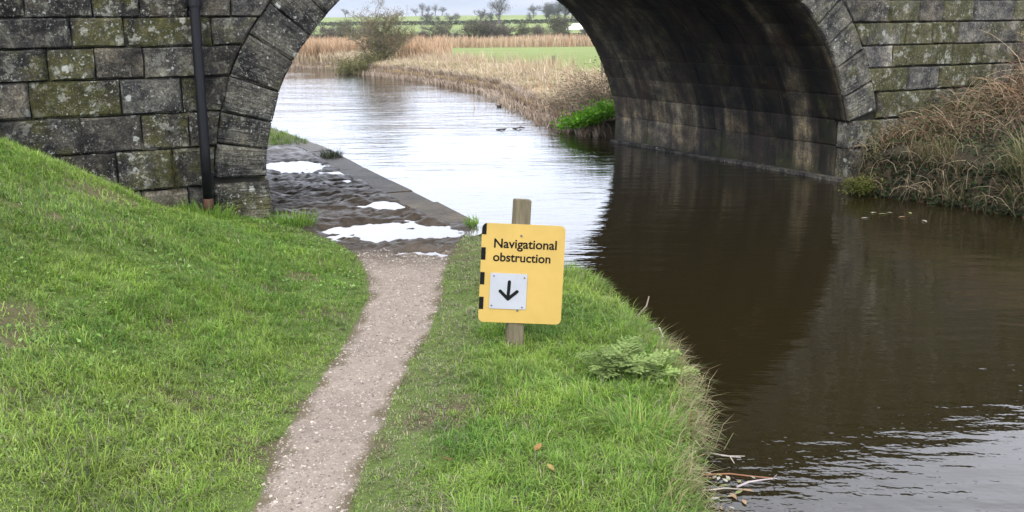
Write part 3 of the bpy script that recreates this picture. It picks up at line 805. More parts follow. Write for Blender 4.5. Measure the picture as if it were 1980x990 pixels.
for y0, y1 in ((430, 452), (477, 501), (525, 549), (573, 597)):
    f0, f1 = (y0 - 430) / 192, (y1 - 430) / 192
    top, bot = ph / 2 - f0 * ph, ph / 2 - f1 * ph
    ol = [(-pw / 2 + .0005, bot), (-pw / 2 + .024, bot), (-pw / 2 + .024, top), (-pw / 2 + .0005, top)]
    if f0 < .01:
        ol = [(-pw / 2 + .0005, bot), (-pw / 2 + .024, bot), (-pw / 2 + .024, top - .001)] + [(-pw / 2 + .028 + .0275 * math.cos(a), top - .028 + .0275 * math.sin(a)) for a in np.radians([98, 115, 132, 150, 165, 180])]
    slab('edge_mark', ol, .004, .0052, M['black'], plate)
def disc(name, x, y, r, f0, f1, mat, parent):
    u, v = puv(x, y); slab(name, [(u + r * math.cos(a), v + r * math.sin(a)) for a in np.linspace(0, 2 * math.pi, 10)[:-1]], f0, f1, mat, parent)
disc('bolt', 1008, 456, .006, .004, .008, M['rivet'], plate); disc('bolt', 1000, 600, .006, .004, .008, M['rivet'], plate)
q4 = [puv(*q) for q in [(949, 527), (1020, 530), (1016, 598), (945, 596)]]
au, av = np.mean(q4, axis=0); aw = .5 * (q4[1][0] - q4[0][0] + q4[2][0] - q4[3][0]); ah = .5 * (q4[0][1] - q4[3][1] + q4[1][1] - q4[2][1])
ap = slab('arrow_panel', [(au + a, av + b) for a, b in rounded(aw / 2, ah / 2, .006, 3)], .004, .008, M['white'], sign)
arr = MB()
def stroke(a, b, w, f):
    a, b = np.array(a), np.array(b); dd = (b - a) / np.linalg.norm(b - a); nn_ = np.array([-dd[1], dd[0]]) * w
    ring = []
    for th in np.linspace(math.pi / 2, -math.pi / 2, 7): ring.append(b + dd * w * math.cos(th) + nn_ * math.sin(th))
    for th in np.linspace(-math.pi / 2, -3 * math.pi / 2, 7): ring.append(a + dd * w * math.cos(th) + nn_ * math.sin(th))
    arr.add([PT(au + p[0], av + p[1], f) for p in ring], [tuple(range(len(ring) - 1, -1, -1))])
k = aw
stroke((0.02 * k, .26 * k), (-.0 * k, -.20 * k), .045 * k, .0090); stroke((-.22 * k, .0 * k), (0, -.21 * k), .045 * k, .0094); stroke((.24 * k, -.0 * k), (0, -.21 * k), .045 * k, .0098)
arr.build('arrow', M['black'], ap)
for x, y in ((955, 533), (1014, 537), (950, 590), (1009, 594)): disc('screw', x, y, .0045, .008, .0105, M['rivet'], ap)

# ------------------------------------------------------------------ grass
def blades(P, h, w, yaw, lean, col, rng=RNG):
    """curved two-segment blades"""
    N = len(P); h = np.broadcast_to(h, N); w = np.broadcast_to(w, N); lean = np.broadcast_to(lean, N)
    d = np.stack([np.cos(yaw), np.sin(yaw), np.zeros(N)], -1); s = np.stack([-np.sin(yaw), np.cos(yaw), np.zeros(N)], -1)
    up = np.array([0, 0, 1.0])
    cl = np.clip(lean, 0, 1.5)
    midp = P + up * (h * .6 * np.cos(cl * .6))[:, None] + d * (h * .6 * np.sin(cl * .6))[:, None]
    tip = midp + up * (h * .45 * np.cos(cl * 1.5))[:, None] + d * (h * .45 * np.sin(cl * 1.5))[:, None]
    hw = (w / 2)[:, None]
    V = np.stack([P - s * hw, P + s * hw, midp + s * hw * .8, midp - s * hw * .8, tip], 1).reshape(-1, 3)
    b = np.arange(N) * 5
    q = np.stack([b, b + 1, b + 2, b + 3], -1); t = np.stack([b + 3, b + 2, b + 4], -1)
    return V, [q, t], np.repeat(col, 5, 0)

def lawn(name, N, xr, yr, keep, hbase, seed, label, cat, tufts=.55):
    r = np.random.default_rng(seed)
    nt = int(N * tufts / 16)
    tx = r.uniform(*xr, nt); ty = yr[0] + (yr[1] - yr[0]) * r.random(nt) ** 1.35
    tr = r.uniform(.01, .035, nt)
    bx = np.repeat(tx, 16); by = np.repeat(ty, 16); an = r.uniform(0, 2 * np.pi, nt * 16); rr = np.repeat(tr, 16) * np.sqrt(r.random(nt * 16))
    x1 = bx + np.cos(an) * rr; y1 = by + np.sin(an) * rr
    n2 = N - nt * 16
    x2 = r.uniform(*xr, n2); y2 = yr[0] + (yr[1] - yr[0]) * r.random(n2) ** 1.35
    x = np.concatenate([x1, x2]); y = np.concatenate([y1, y2]); yaw = np.concatenate([an + r.normal(0, .6, nt * 16), r.uniform(0, 2 * np.pi, n2)])
    th = np.concatenate([np.repeat(r.uniform(.8, 1.5, nt), 16), np.full(n2, .8)])
    tc_ = np.concatenate([np.repeat(r.random(nt), 16), r.random(n2)])
    p = plan(x, y)
    k, hm, dry = keep(x, y, p, r)
    x, y, yaw, th, hm, dry, tc_ = [q[k] for q in (x, y, yaw, th, hm, dry, tc_)]; z = p['z'][k]
    N = len(x)
    big = fbm(x * .9, y * .9, 21); med = fbm(x * 4, y * 4, 22)
    hh = hbase * th * hm * (.42 + 1.25 * med ** 1.3) * r.uniform(.6, 1.25, N)
    lean = np.clip(r.normal(.95, .33, N), .1, 1.5)
    fl = fbm(x * 1.5, y * 1.5, 23) * 9
    yaw = np.where(r.random(N) < .4, fl + r.normal(0, .6, N), yaw)          # wind and slope lay part of it over
    g1 = np.array([.205, .330, .048]); g2 = np.array([.095, .210, .032]); g3 = np.array([.335, .425, .090]); g4 = np.array([.36, .33, .20])
    pat = .5 * fbm(x * 1.6, y * 1.6, 24) + .5 * fbm(x * 5.0, y * 5.0, 25)
    m1 = np.clip((tc_ * .45 + (pat - .5) * 3.2 + .32), 0, 1)[:, None]
    col = g2 * (1 - m1) + g1 * m1
    m2 = (sstep(.42, .72, big * .6 + r.random(N) * .4))[:, None]; col = col * (1 - m2 * .7) + g3 * m2 * .7
    dm = (r.random(N) < dry)[:, None]; dc = np.where(r.random((N, 1)) < .6, np.array([.20, .225, .12]), g4); col = np.where(dm, dc * r.uniform(.6, 1.15, (N, 1)), col)
    col = col * r.uniform(.75, 1.25, (N, 1))
    V, Fs, C = blades(np.stack([x, y, z - .006], -1), hh, r.uniform(.0026, .0052, N) * (1 + .035 * np.clip(y - 4, 0, 10)), yaw, lean, col)
    o = obj(name, V, Fs, M['grass'], None, {'col': ('FLOAT_COLOR', C)})
    return tag(o, label, cat, kind='stuff')

def wallside(x, y): return (x - A[0]) * Nn[0] + (y - A[1]) * Nn[1]
def keep_left(x, y, p, r):
    px, py, _ = proj(np.stack([x, y, p['z']], -1))
    n = fbm(x * 2.2, y * 2.2, 31)
    edge = p['dpl'] + (n - .5) * .10
    k = p['leftof'] & (wallside(x, y) < -.03) & (edge > .0) & (px > -330) & (py < 1150)
    bare = sstep(.68, .76, fbm(x * 2.3, y * 2.3, 33)) * .75
    k &= r.random(len(x)) > bare
    worn = 1 - .55 * np.exp(-np.clip(edge, 0, 9) / .18)
    return k, worn, .07 + .25 * np.exp(-edge / .2) + .12 * sstep(.5, .7, fbm(x * 1.1, y * 1.1, 35))
lawn('grass', 560000, (-6.2, -.6), (2.3, 10.0), keep_left, .055, 1, 'short green grass covering the sloping bank left of the path', 'grass')
def keep_right(x, y, p, r):
    n = fbm(x * 2.2, y * 2.2, 41)
    e = p['dpr'] + (n - .5) * .10
    k = p['verge'] & (e > .0) & ~p['ins'] & (y < 9.3)
    worn = .45 + .55 * sstep(.15, .5, e)
    bare = (1 - sstep(.0, .12, e)) * .45
    k &= r.random(len(x)) > bare
    dry = .66 * (1 - sstep(.18, .52, e + (n - .5) * .3)) + .35 * np.exp(-np.clip(p['dl'], 0, 9) / .10) + .08
    hm = worn * (1 + .5 * np.exp(-np.clip(p['dl'], 0, 9) / .2))
    return k, hm, dry
lawn('grass', 240000, (-1.1, 1.05), (2.3, 9.3), keep_right, .056, 2, 'short green grass on the narrow verge between path and water', 'grass')
def keep_far(x, y, p, r):
    n = fbm(x * 1.1, y * 1.1, 51)
    k = (~p['rightbank']) & ~p['ins'] & (p['dl'] < 3.2) & (p['dl'] > .05) & ((y > 15.3) | ((n > .55) & (y > 14.2))) & ((n > .42) | (y > 16.2))
    return k, np.full(len(x), 1.1), np.full(len(x), .12)
lawn('grass', 70000, (-9, -2.2), (14.2, 22), keep_far, .10, 3, 'grass tufts on the towpath end beyond the bridge', 'grass')
# foot of the wall and of the post
def tuft(name, cx, cy, n, rad, h, cols, seed, label, cat='grass tuft', group=None, lean=.7, w=.006, z=None, yaw0=None):
    r = np.random.default_rng(seed); an = r.uniform(0, 2 * np.pi, n); rr = rad * np.sqrt(r.random(n))
    x = cx + np.cos(an) * rr; y = cy + np.sin(an) * rr
    zz = plan(x, y)['z'] if z is None else np.full(n, z)
    cols = np.array(cols); c = cols[r.integers(0, len(cols), n)] * r.uniform(.7, 1.25, (n, 1))
    ya = an + r.normal(0, .5, n) if yaw0 is None else r.normal(yaw0, .6, n)
    V, Fs, C = blades(np.stack([x, y, zz - .01], -1), h * r.uniform(.5, 1.2, n), r.uniform(.7, 1.3, n) * w, ya, np.clip(r.normal(lean, .3, n), .05, 1.4), c)
    return tag(obj(name, V, Fs, M['grass'], None, {'col': ('FLOAT_COLOR', C)}), label, cat, group)
GRN = [(.10, .22, .028), (.17, .31, .04), (.25, .38, .06)]; DRY = [(.30, .25, .13), (.24, .19, .10), (.36, .31, .18)]
g = gnd(658, 304, .0); tuft('grass_tuft', g[0] - .12, g[1], 260, .14, .16, [(.05, .075, .025), (.08, .10, .035)], 61, 'dark grass tuft on the very edge of the towpath slabs')
for i, (x, y, lab) in enumerate([(840, 432, 'sparse grass tuft where the stone edge slabs meet the verge'), (968, 672, 'grass tuft hugging the foot of the sign post')]):
    g = gnd(x if i else 930, y if i else 436); tuft('grass_tuft', g[0], g[1] + (.1 if i else 0), 260, .14, .10, GRN, 62 + i, lab)
# long dry grass hanging over the water's edge
def fringe(name, pts, n, h, cols, seed, label, lean=1.0, yaw0=0.0, w=.004):
    r = np.random.default_rng(seed); P = resample(pts, 400)[r.integers(0, 400, n)] + r.normal(0, .045, (n, 2))
    k = fbm(P[:, 0] * 3, P[:, 1] * 3, 71) > .40; P = P[k]; n = len(P)
    z = np.maximum(plan(P[:, 0], P[:, 1])['z'], -.14)
    cols = np.array(cols); c = cols[r.integers(0, len(cols), n)] * r.uniform(.7, 1.25, (n, 1))
    V, Fs, C = blades(np.c_[P, z], h * r.uniform(.4, 1.25, n), w * r.uniform(.7, 1.3, n), r.normal(yaw0, .75, n), np.clip(r.normal(lean, .35, n), .1, 1.45), c)
    return tag(obj(name, V, Fs, M['grass'], None, {'col': ('FLOAT_COLOR', C)}), label, 'grass', kind='stuff')
fringe('edge_grass', [(x - .06, y) for x, y in LB[2:11]], 6500, .12, DRY[:1] + GRN + GRN + [(.2, .26, .08), (.26, .3, .1)], 72, 'mixed dry and green grass overhanging the near water edge')
fringe('edge_grass', [(x - .03, y) for x, y in LB[3:7]], 1500, .17, DRY + [(.26, .28, .12)], 73, 'pale straw grass trailing over the water below the leafy plant', 1.1)
tuft('grass_tuft', .52, 4.15, 420, .17, .14, GRN + [(.16, .24, .05), (.25, .27, .08)], 74, 'thick bright tuft of long grass at the water edge by the floating twigs', lean=.95, w=.005)
tuft('grass_tuft', -1.92, 8.95, 420, .20, .14, GRN, 75, 'longer grass tuft at the foot of the arch block')
tuft('grass_tuft', *W(-.62, -.22, 0)[:2], 420, .22, .16, GRN, 76, 'long grass tuft around the foot of the drainpipe')

sj, zj = to_wall(337, 335, -.02)
r = np.random.default_rng(88); n = 150; zz = zj + r.uniform(-.17, .15, n); P = np.array([W(sj + r.normal(0, .018), -.015, z) for z in zz])
V, Fs, C = blades(P, r.uniform(.02, .07, n), np.full(n, .004), r.normal(-1.2, .9, n), r.uniform(.6, 1.5, n), np.array([(.16, .14, .06), (.10, .13, .04), (.2, .16, .08)])[r.integers(0, 3, n)])
tag(obj('wall_weed', V, Fs, M['grass'], None, {'col': ('FLOAT_COLOR', C)}), 'brownish weed growing in a wall joint beside the drainpipe', 'plant')
# ------------------------------------------------------------------ loose stones on the path
def gravel_stones(n, seed):
    r = np.random.default_rng(seed)
    y = 2.4 + 6.2 * r.random(n) ** 1.4; x = r.uniform(-1.5, -.2, n); p = plan(x, y)
    k = p['onpath'] & (p['wet'] < .8) & (np.minimum(p['dpl'], p['dpr']) > .0); x, y, z = x[k], y[k], p['z'][k]; n = len(x)
    s = np.exp(r.normal(math.log(.0046), .40, n)); s = np.clip(s, .002, .012)
    th = r.uniform(0, np.pi, n); ca, sa = np.cos(th), np.sin(th); asp = r.uniform(.5, .9, n); hh = r.uniform(.35, .7, n)
    base = np.array([(1, 0, 0), (.3, 1, 0), (-.8, .7, 0), (-.9, -.5, 0), (.2, -1, 0), (.35, .1, 1), (-.4, -.1, .9)], float)
    B = base[None] * np.ones((n, 1, 1)) + r.normal(0, .16, (n, 7, 3))
    lx = B[..., 0] * s[:, None]; ly = B[..., 1] * (s * asp)[:, None]; lz = B[..., 2] * (s * hh)[:, None]
    V = np.stack([x[:, None] + lx * ca[:, None] - ly * sa[:, None], y[:, None] + lx * sa[:, None] + ly * ca[:, None], z[:, None] + lz - .001], -1).reshape(-1, 3)
    tri = np.array([(0, 1, 5), (1, 6, 5), (1, 2, 6), (2, 3, 6), (3, 4, 6), (4, 5, 6), (4, 0, 5)])
    T = (tri[None] + (np.arange(n) * 7)[:, None, None]).reshape(-1, 3)
    pal = np.array([(.27, .23, .19), (.225, .187, .155), (.34, .30, .255), (.12, .10, .085), (.21, .17, .135)])
    C = np.repeat(pal[r.integers(0, 5, n)] * r.uniform(.8, 1.2, (n, 1)), 7, 0)
    tag(obj('gravel', V, T, M['gravel'], None, {'col': ('FLOAT_COLOR', C)}), 'loose pale gravel scattered along the narrow footpath', 'gravel', kind='stuff')
gravel_stones(62000, 5)

# ------------------------------------------------------------------ plants: stems, leaves
def stems(n, base, seed, length=(.5, 1.2), droop=.8, rad=(.002, .005), cols=((.26, .17, .11),), seg=6, dirb=None, k=3, zvary=None):
    """arching cane stems; base(r) gives a foot point"""
    r = np.random.default_rng(seed)
    p = np.asarray(base(r, n), float); L0 = r.uniform(*length, n); ya = r.uniform(0, 2 * np.pi, n) if dirb is None else r.normal(dirb, .9, n)
    el = r.uniform(.4, 1.5, n); pts = [p]; st = L0 / seg
    for i in range(seg):
        d_ = np.stack([np.cos(ya) * np.cos(el), np.sin(ya) * np.cos(el), np.sin(el)], -1)
        pts.append(pts[-1] + d_ * st[:, None]); el = el - droop * r.uniform(.1, 1.9, n) * 1.3 / seg * L0 / np.mean(length); ya = ya + r.normal(0, .22, n)
    Pn = np.stack(pts, 1)                                            # n, seg+1, 3
    T = np.gradient(Pn, axis=1); T /= np.linalg.norm(T, axis=2, keepdims=True) + 1e-9
    a = np.cross(T, np.array([.31, .17, .93])); a /= np.linalg.norm(a, axis=2, keepdims=True) + 1e-9; b = np.cross(T, a)
    r0 = r.uniform(*rad, n)[:, None] * np.linspace(1, .3, seg + 1)[None]
    th = 2 * np.pi * np.arange(k) / k
    Vv = Pn[:, :, None] + r0[:, :, None, None] * (np.cos(th)[None, None, :, None] * a[:, :, None] + np.sin(th)[None, None, :, None] * b[:, :, None])
    ix = np.arange(n * (seg + 1) * k).reshape(n, seg + 1, k); nx_ = np.roll(ix, -1, axis=2)
    Q = np.stack([ix[:, :-1], nx_[:, :-1], nx_[:, 1:], ix[:, 1:]], -1).reshape(-1, 4)
    cols = np.array(cols); C = np.repeat(cols[r.integers(0, len(cols), n)] * r.uniform(.65, 1.3, (n, 1)), (seg + 1) * k, 0)
    class S:
        def build(s_, name, mat, parent): return obj(name, Vv.reshape(-1, 3), Q, mat, parent, {'col': ('FLOAT_COLOR', C)})
    return S(), Pn[:, 1:].reshape(-1, 3)
def leaf_mesh(name, P, size, cols, seed, mat=None, parent=None, flat=.5, aspect=.6):
    """small pointed leaves (two bent triangles) at the points P"""
    r = np.random.default_rng(seed); n = len(P); s = r.uniform(.6, 1.3, n) * size
    nrm = np.stack([r.normal(0, flat, n), r.normal(0, flat, n), np.ones(n)], -1); nrm /= np.linalg.norm(nrm, axis=1)[:, None]
    a = r.uniform(0, 2 * np.pi, n); d0 = np.stack([np.cos(a), np.sin(a), np.zeros(n)], -1); d0 -= nrm * (d0 * nrm).sum(1)[:, None]; d0 /= np.linalg.norm(d0, axis=1)[:, None]
    s0 = np.cross(nrm, d0); S = s[:, None]
    V = np.stack([P - d0 * S * .5, P + s0 * S * aspect * .5 + nrm * S * .12, P + d0 * S * .5 - nrm * S * .1, P - s0 * S * aspect * .5 + nrm * S * .12], 1).reshape(-1, 3)
    b = np.arange(n) * 4; T = np.concatenate([np.stack([b, b + 1, b + 2], -1), np.stack([b, b + 2, b + 3], -1)])
    cols = np.array(cols); C = np.repeat(cols[r.integers(0, len(cols), n)] * r.uniform(.65, 1.3, (n, 1)), 4, 0)
    return obj(name, V, T, mat or M['leaf'], parent, {'col': ('FLOAT_COLOR', C)})
r = np.random.default_rng(89); n = 16000; x = r.uniform(-5.5, -.9, n); y = 2.6 + 6.5 * r.random(n) ** 1.3; p = plan(x, y)
k = p['leftof'] & (wallside(x, y) < -.05) & (fbm(x * 1.9, y * 1.9, 93) > .60) & (p['dpl'] > .05)
P = np.c_[x, y, p['z'] + r.uniform(.012, .04, n)][k]
tag(leaf_mesh('clover', P, .020, [(.14, .25, .05), (.20, .30, .09), (.10, .19, .04)], 94, flat=.4, aspect=.85), 'small broad leaved weeds and clover patches in the bank turf', 'weeds', kind='stuff')
def gpt(x, y, dz=0): return (x, y, float(ground_z(x, y)[0]) + dz)

# the bank across the canal, in front of the wall
def on_bank(r, n, s0, s1, o0, o1):
    out = np.zeros((0, 3))
    while len(out) < n:
        s = r.uniform(s0, s1, 3 * n); o = -r.uniform(o0, o1, 3 * n); x = A[0] + U[0] * s + Nn[0] * o; y = A[1] + U[1] * s + Nn[1] * o
        k = ~inside(x, y, CANAL); out = np.concatenate([out, np.c_[x, y, ground_z(x, y) - .02][k]])
    return out[:n]
CANE = [(.32, .23, .14), (.24, .15, .09), (.38, .30, .19), (.18, .095, .06), (.28, .19, .11)]
def bramble(name, s0, s1, o0, o1, n, length, nl, seed, label, cols=CANE, leafc=((.030, .055, .020), (.045, .07, .025), (.065, .085, .03), (.085, .065, .035)), lsize=.035):
    c = W((s0 + s1) / 2, -(o0 + o1) / 2, 0)
    e = empty(name, gpt(c[0], c[1])); tag(e, label, 'bush', 'brambles on the canal bank')
    m, tips = stems(n, lambda r, c: on_bank(r, c, s0, s1, o0, o1), seed, length, 1.0, (.0025, .006), cols, seg=7, dirb=-1.5)
    m.build('stems', M['twig'], e)
    r = np.random.default_rng(seed + 1); P = tips[r.integers(0, len(tips), nl)] + r.normal(0, .03, (nl, 3))
    leaf_mesh('leaves', P, lsize, leafc, seed + 2, parent=e)
bramble('bramble_bush', 9.7, 15.0, .15, 1.7, 3600, (.6, 1.5), 3500, 101, 'tall thicket of dry reddish bramble stems against the mossy wall')
bramble('bramble_bush', 10.0, 15.0, 1.1, 3.6, 3400, (.6, 1.35), 2200, 104, 'arching tan dead stems in the thicket leaning over the water', cols=CANE + [(.42, .32, .2)])
bramble('bramble_bush', 7.35, 9.3, .08, 1.1, 1500, (.2, .55), 8000, 107, 'low leafy bramble tangle below the mossy wall beside the arch foot', lsize=.034)
bramble('bramble_bush', 8.4, 12.0, .7, 2.6, 3000, (.35, .95), 8000, 110, 'dark leafy bramble mound hanging to the water below the wall', lsize=.036)
# loose tangle of dead stems lying over the whole bank
r = np.random.default_rng(115)
def tangle_base(r, n):
    P = on_bank(r, n, 7.3, 15.0, .02, 3.6); P[:, 2] += r.uniform(.02, .22, n) * (.3 + 1.2 * fbm(P[:, 0] * 1.5, P[:, 1] * 1.5, 56)); return P
m, _ = stems(3600, tangle_base, 116, (.15, .55), .9, (.0018, .004), [(.17, .13, .085), (.10, .07, .045), (.25, .20, .135), (.06, .042, .03), (.15, .085, .055)], seg=4)
tag(m.build('stem_tangle', M['twig'], None), 'thin dead stems tangled over the bank below the brambles', 'ground cover', kind='stuff')
def edge_base(r, n):
    q = resample([RB[2], RB[3], RB[4], RB[5]], 500)[r.integers(0, 500, n)] + r.normal(0, .09, (n, 2)); return np.c_[q, np.maximum(ground_z(q[:, 0], q[:, 1]), WZ + .02) + r.uniform(0, .15, n)]
m, _ = stems(420, edge_base, 117, (.2, .55), 1.8, (.002, .0045), [(.22, .18, .115), (.12, .09, .055), (.28, .23, .15), (.07, .065, .035)], seg=5, dirb=-2.3)
tag(m.build('hanging_stems', M['twig'], None), 'dead stems arching from the bank down to the far water edge', 'ground cover', kind='stuff')
# ground cover on that bank
r = np.random.default_rng(120); P = on_bank(r, 32000, 7.2, 15.5, .02, 4.2); P[:, 2] += r.uniform(.0, .15, len(P)) * (.4 + fbm(P[:, 0] * 2, P[:, 1] * 2, 55))
tag(leaf_mesh('ivy_cover', P, .055, [(.030, .055, .020), (.045, .07, .026), (.06, .085, .03), (.10, .075, .045)], 121), 'ivy and leaf litter covering the bank below the brambles', 'ground cover', kind='stuff')
r = np.random.default_rng(122); n = 9000; bl = resample([RB[2], RB[3], RB[4], RB[5]], 500)[r.integers(0, 500, n)] + np.c_[r.uniform(-.16, .12, n), r.uniform(-.16, .12, n)]
P = np.c_[bl, np.maximum(ground_z(bl[:, 0], bl[:, 1]), WZ) + np.abs(r.normal(0, .05, n)) * (.3 + 1.4 * fbm(bl[:, 0] * 4, bl[:, 1] * 4, 59))]
tag(leaf_mesh('bank_litter', P, .05, [(.018, .032, .013), (.03, .05, .02), (.045, .065, .025), (.08, .055, .032), (.03, .022, .015)], 124, flat=1.2), 'dead leaves and ivy hanging down the bank to the far water edge', 'ground cover', kind='stuff')
def bankline(n): return resample([RB[3], RB[4], RB[5]], n)
r = np.random.default_rng(123); bl = bankline(300)[r.integers(0, 300, 2200)]; bl = bl + r.normal(0, .13, (2200, 2)) + 0 * bl + np.array([.10, .07])
zz = np.maximum(ground_z(bl[:, 0], bl[:, 1]), WZ - .01) + r.uniform(0, .10, 2200)
cc = np.array([(.28, .22, .12), (.16, .16, .06), (.07, .09, .03), (.22, .15, .08)])[r.integers(0, 4, 2200)] * r.uniform(.6, 1.2, (2200, 1))
V, Fs, C = blades(np.c_[bl, zz], r.uniform(.03, .42, 2200) * (fbm(bl[:, 0] * 3, bl[:, 1] * 3, 58) > .47), r.uniform(.004, .008, 2200), r.normal(-2.2, 1.4, 2200), np.clip(r.normal(1.15, .25, 2200), .3, 1.5), cc)
tag(obj('sedge', V, Fs, M['grass'], None, {'col': ('FLOAT_COLOR', C)}), 'drooping dry sedge blades along the far water edge below the brambles', 'grass', kind='stuff')
tuft('sedge_tuft', 5.35, 10.35, 420, .25, .55, [(.16, .16, .06), (.28, .25, .12), (.10, .12, .04)], 126, 'long arching sedge tuft drooping into the canal below the thicket', lean=.9, w=.008)
# moss cushion on the arch foot
g = gnd(1664, 358, WZ + .12); r = np.random.default_rng(128); P = g + r.normal(0, 1, (900, 3)) * np.array([.085, .08, .055])
tag(leaf_mesh('moss_cushion', P, .03, [(.10, .11, .02), (.15, .15, .03), (.07, .09, .02)], 129), 'yellow green moss cushion at the arch foot by the water', 'moss')
# beyond the bridge, right-hand bank
e0 = W(SPAN + .1, BLEN + .9, 0)
r = np.random.default_rng(130)
P = []
for _ in range(2400):
    t = r.random(); q = np.array([1.70, 17.55]) * (1 - t) + np.array([1.05, 18.9]) * t + r.normal(0, .13, 2)
    P.append((q[0], q[1], WZ + .04 + abs(r.normal(0, .09)) + .42 * (1 - t) ** 1.3))
weed = leaf_mesh('water_weed', np.array(P), .075, [(.15, .36, .025), (.20, .44, .035), (.10, .25, .02)], 131, flat=.8)
tag(weed, 'bright green leafy weeds at the foot of the far arch end', 'plant')
def bush_base(cx, cy, rx, ry):
    def f(r, n):
        a = r.uniform(0, 2 * np.pi, n); q = np.sqrt(r.random(n)); x, y = cx + rx * q * np.cos(a), cy + ry * q * np.sin(a)
        return np.c_[x, y, np.maximum(ground_z(x, y), WZ)]
    return f
def thicket(name, cx, cy, rx, ry, n, length, nl, seed, label, cols, leafc, ls, k=3, rad=(.003, .008)):
    e = empty(name, gpt(cx, cy)); tag(e, label, 'bush')
    m, tips = stems(n, bush_base(cx, cy, rx, ry), seed, length, .9, rad, cols, seg=6, k=k); m.build('stems', M['twig'], e)
    r = np.random.default_rng(seed + 1); P = tips[r.integers(0, len(tips), nl)] + r.normal(0, .06, (nl, 3)); leaf_mesh('leaves', P, ls, leafc, seed + 2, parent=e)
thicket('bramble_bush', 2.0, 19.3, .7, 1.0, 420, (.5, 1.35), 2600, 140, 'grey brown bramble bush on the bank just beyond the arch', [(.20, .15, .11), (.26, .2, .14)], [(.10, .10, .06), (.16, .13, .09), (.08, .10, .05)], .05)
thicket('dry_bush', 1.35, 20.6, .4, .7, 260, (.3, .75), 900, 143, 'thin twiggy dry bush with pale dead leaves at the water edge', [(.22, .17, .12)], [(.34, .27, .2), (.24, .18, .13)], .06)

# ------------------------------------------------------------------ reeds
def reedbed(name, P, h, cols, seed, label, w=.03, lean=.25, yaw0=2.6):
    r = np.random.default_rng(seed); n = len(P)
    z = plan(P[:, 0], P[:, 1])['z']; z = np.where(inside(P[:, 0], P[:, 1], CANAL), np.maximum(z, WZ - .02), z); h = h * (.65 + .7 * fbm(P[:, 0] * .25, P[:, 1] * .25, seed % 50))
    cols = np.array(cols); c = cols[r.integers(0, len(cols), n)] * r.uniform(.75, 1.2, (n, 1))
    V, Fs, C = blades(np.c_[P, z], h * r.uniform(.6, 1.15, n), w * r.uniform(.6, 1.4, n), r.normal(yaw0, .9, n), np.clip(r.normal(lean, .2, n), 0, 1.4), c)
    return tag(obj(name, V, Fs, M['reed'], None, {'col': ('FLOAT_COLOR', C)}), label, 'reeds', kind='stuff')
r = np.random.default_rng(150)
n = 26000; y = 47 + 60 * r.random(n) ** 1.8; x = r.uniform(-.34, -.055, n) * y
k = ~inside(x, y, CANAL); pd = pdist(x, y, RBa)[0]; k &= (pd > .3) & (r.random(n) > sstep(-.10, -.055, x / y + (fbm(x * .3, y * .3, 79) - .5) * .02) * .9)
ORG = [(.42, .285, .175), (.39, .27, .165), (.47, .335, .215), (.36, .24, .145)]
PAL = [(.46, .375, .25), (.40, .32, .205), (.52, .44, .31), (.35, .275, .19)]
reedbed('reed_bed', np.c_[x, y][k], 1.05, ORG, 151, 'orange brown bed of dry reeds behind the canal bend', .05)
q = resample(RB[13:17], 500)[r.integers(0, 500, 9000)] + np.c_[r.normal(0, .5, 9000), np.abs(r.normal(0, 2.2, 9000)) + .1]
q = q[~inside(q[:, 0], q[:, 1], CANAL)]
reedbed('reed_fringe', q, .65, PAL, 152, 'pale dry reeds along the water at the canal bend', .04, .5)
n = 16000; t = r.random(n); q = resample(RB[8:14], 800)[(t * 799).astype(int)]
off = np.abs(r.normal(0, 1, n)) * (1.1 + .7 * t) + .05; q = q + np.c_[off * .85, off * .5]
k = ~inside(q[:, 0], q[:, 1], CANAL) & (fbm(q[:, 0] * .5, q[:, 1] * .5, 77) > .34); q = q[k]
reedbed('bank_grass', q, .30, PAL + [(.30, .29, .13), (.42, .31, .2)], 153, 'pale flattened dry grass along the bank beyond the bridge', .022, .95, 2.4)
n = 4500; t = r.random(n); q = resample(RB[8:14], 800)[(t * 799).astype(int)] + np.c_[1.9 + r.normal(0, .8, n) + .5 * t, 1.0 + r.normal(0, .8, n)]
k = fbm(q[:, 0] * .35, q[:, 1] * .2, 78) > .45
reedbed('tall_grass', q[k], .52, PAL + ORG[:1], 154, 'tall pale grass stems leaning in front of the green field', .018, .35, 2.8)
n = 8000; q = resample(RB[8:16], 800)[r.integers(0, 800, n)] + r.normal(0, .16, (n, 2)) + np.array([-.05, -.02])
reedbed('reed_stubble', q, .22, [(.36, .29, .22), (.28, .2, .14), (.44, .37, .3)], 155, 'short broken reed stubble standing in the water edge', .022, .7)
n = 9000; y = r.uniform(106, 124, n); x = r.uniform(-.07, .36, n) * y
reedbed('reed_strip', np.c_[x, y], 1.15, ORG + PAL[:2], 156, 'strip of orange reeds behind the flat green field', .09)

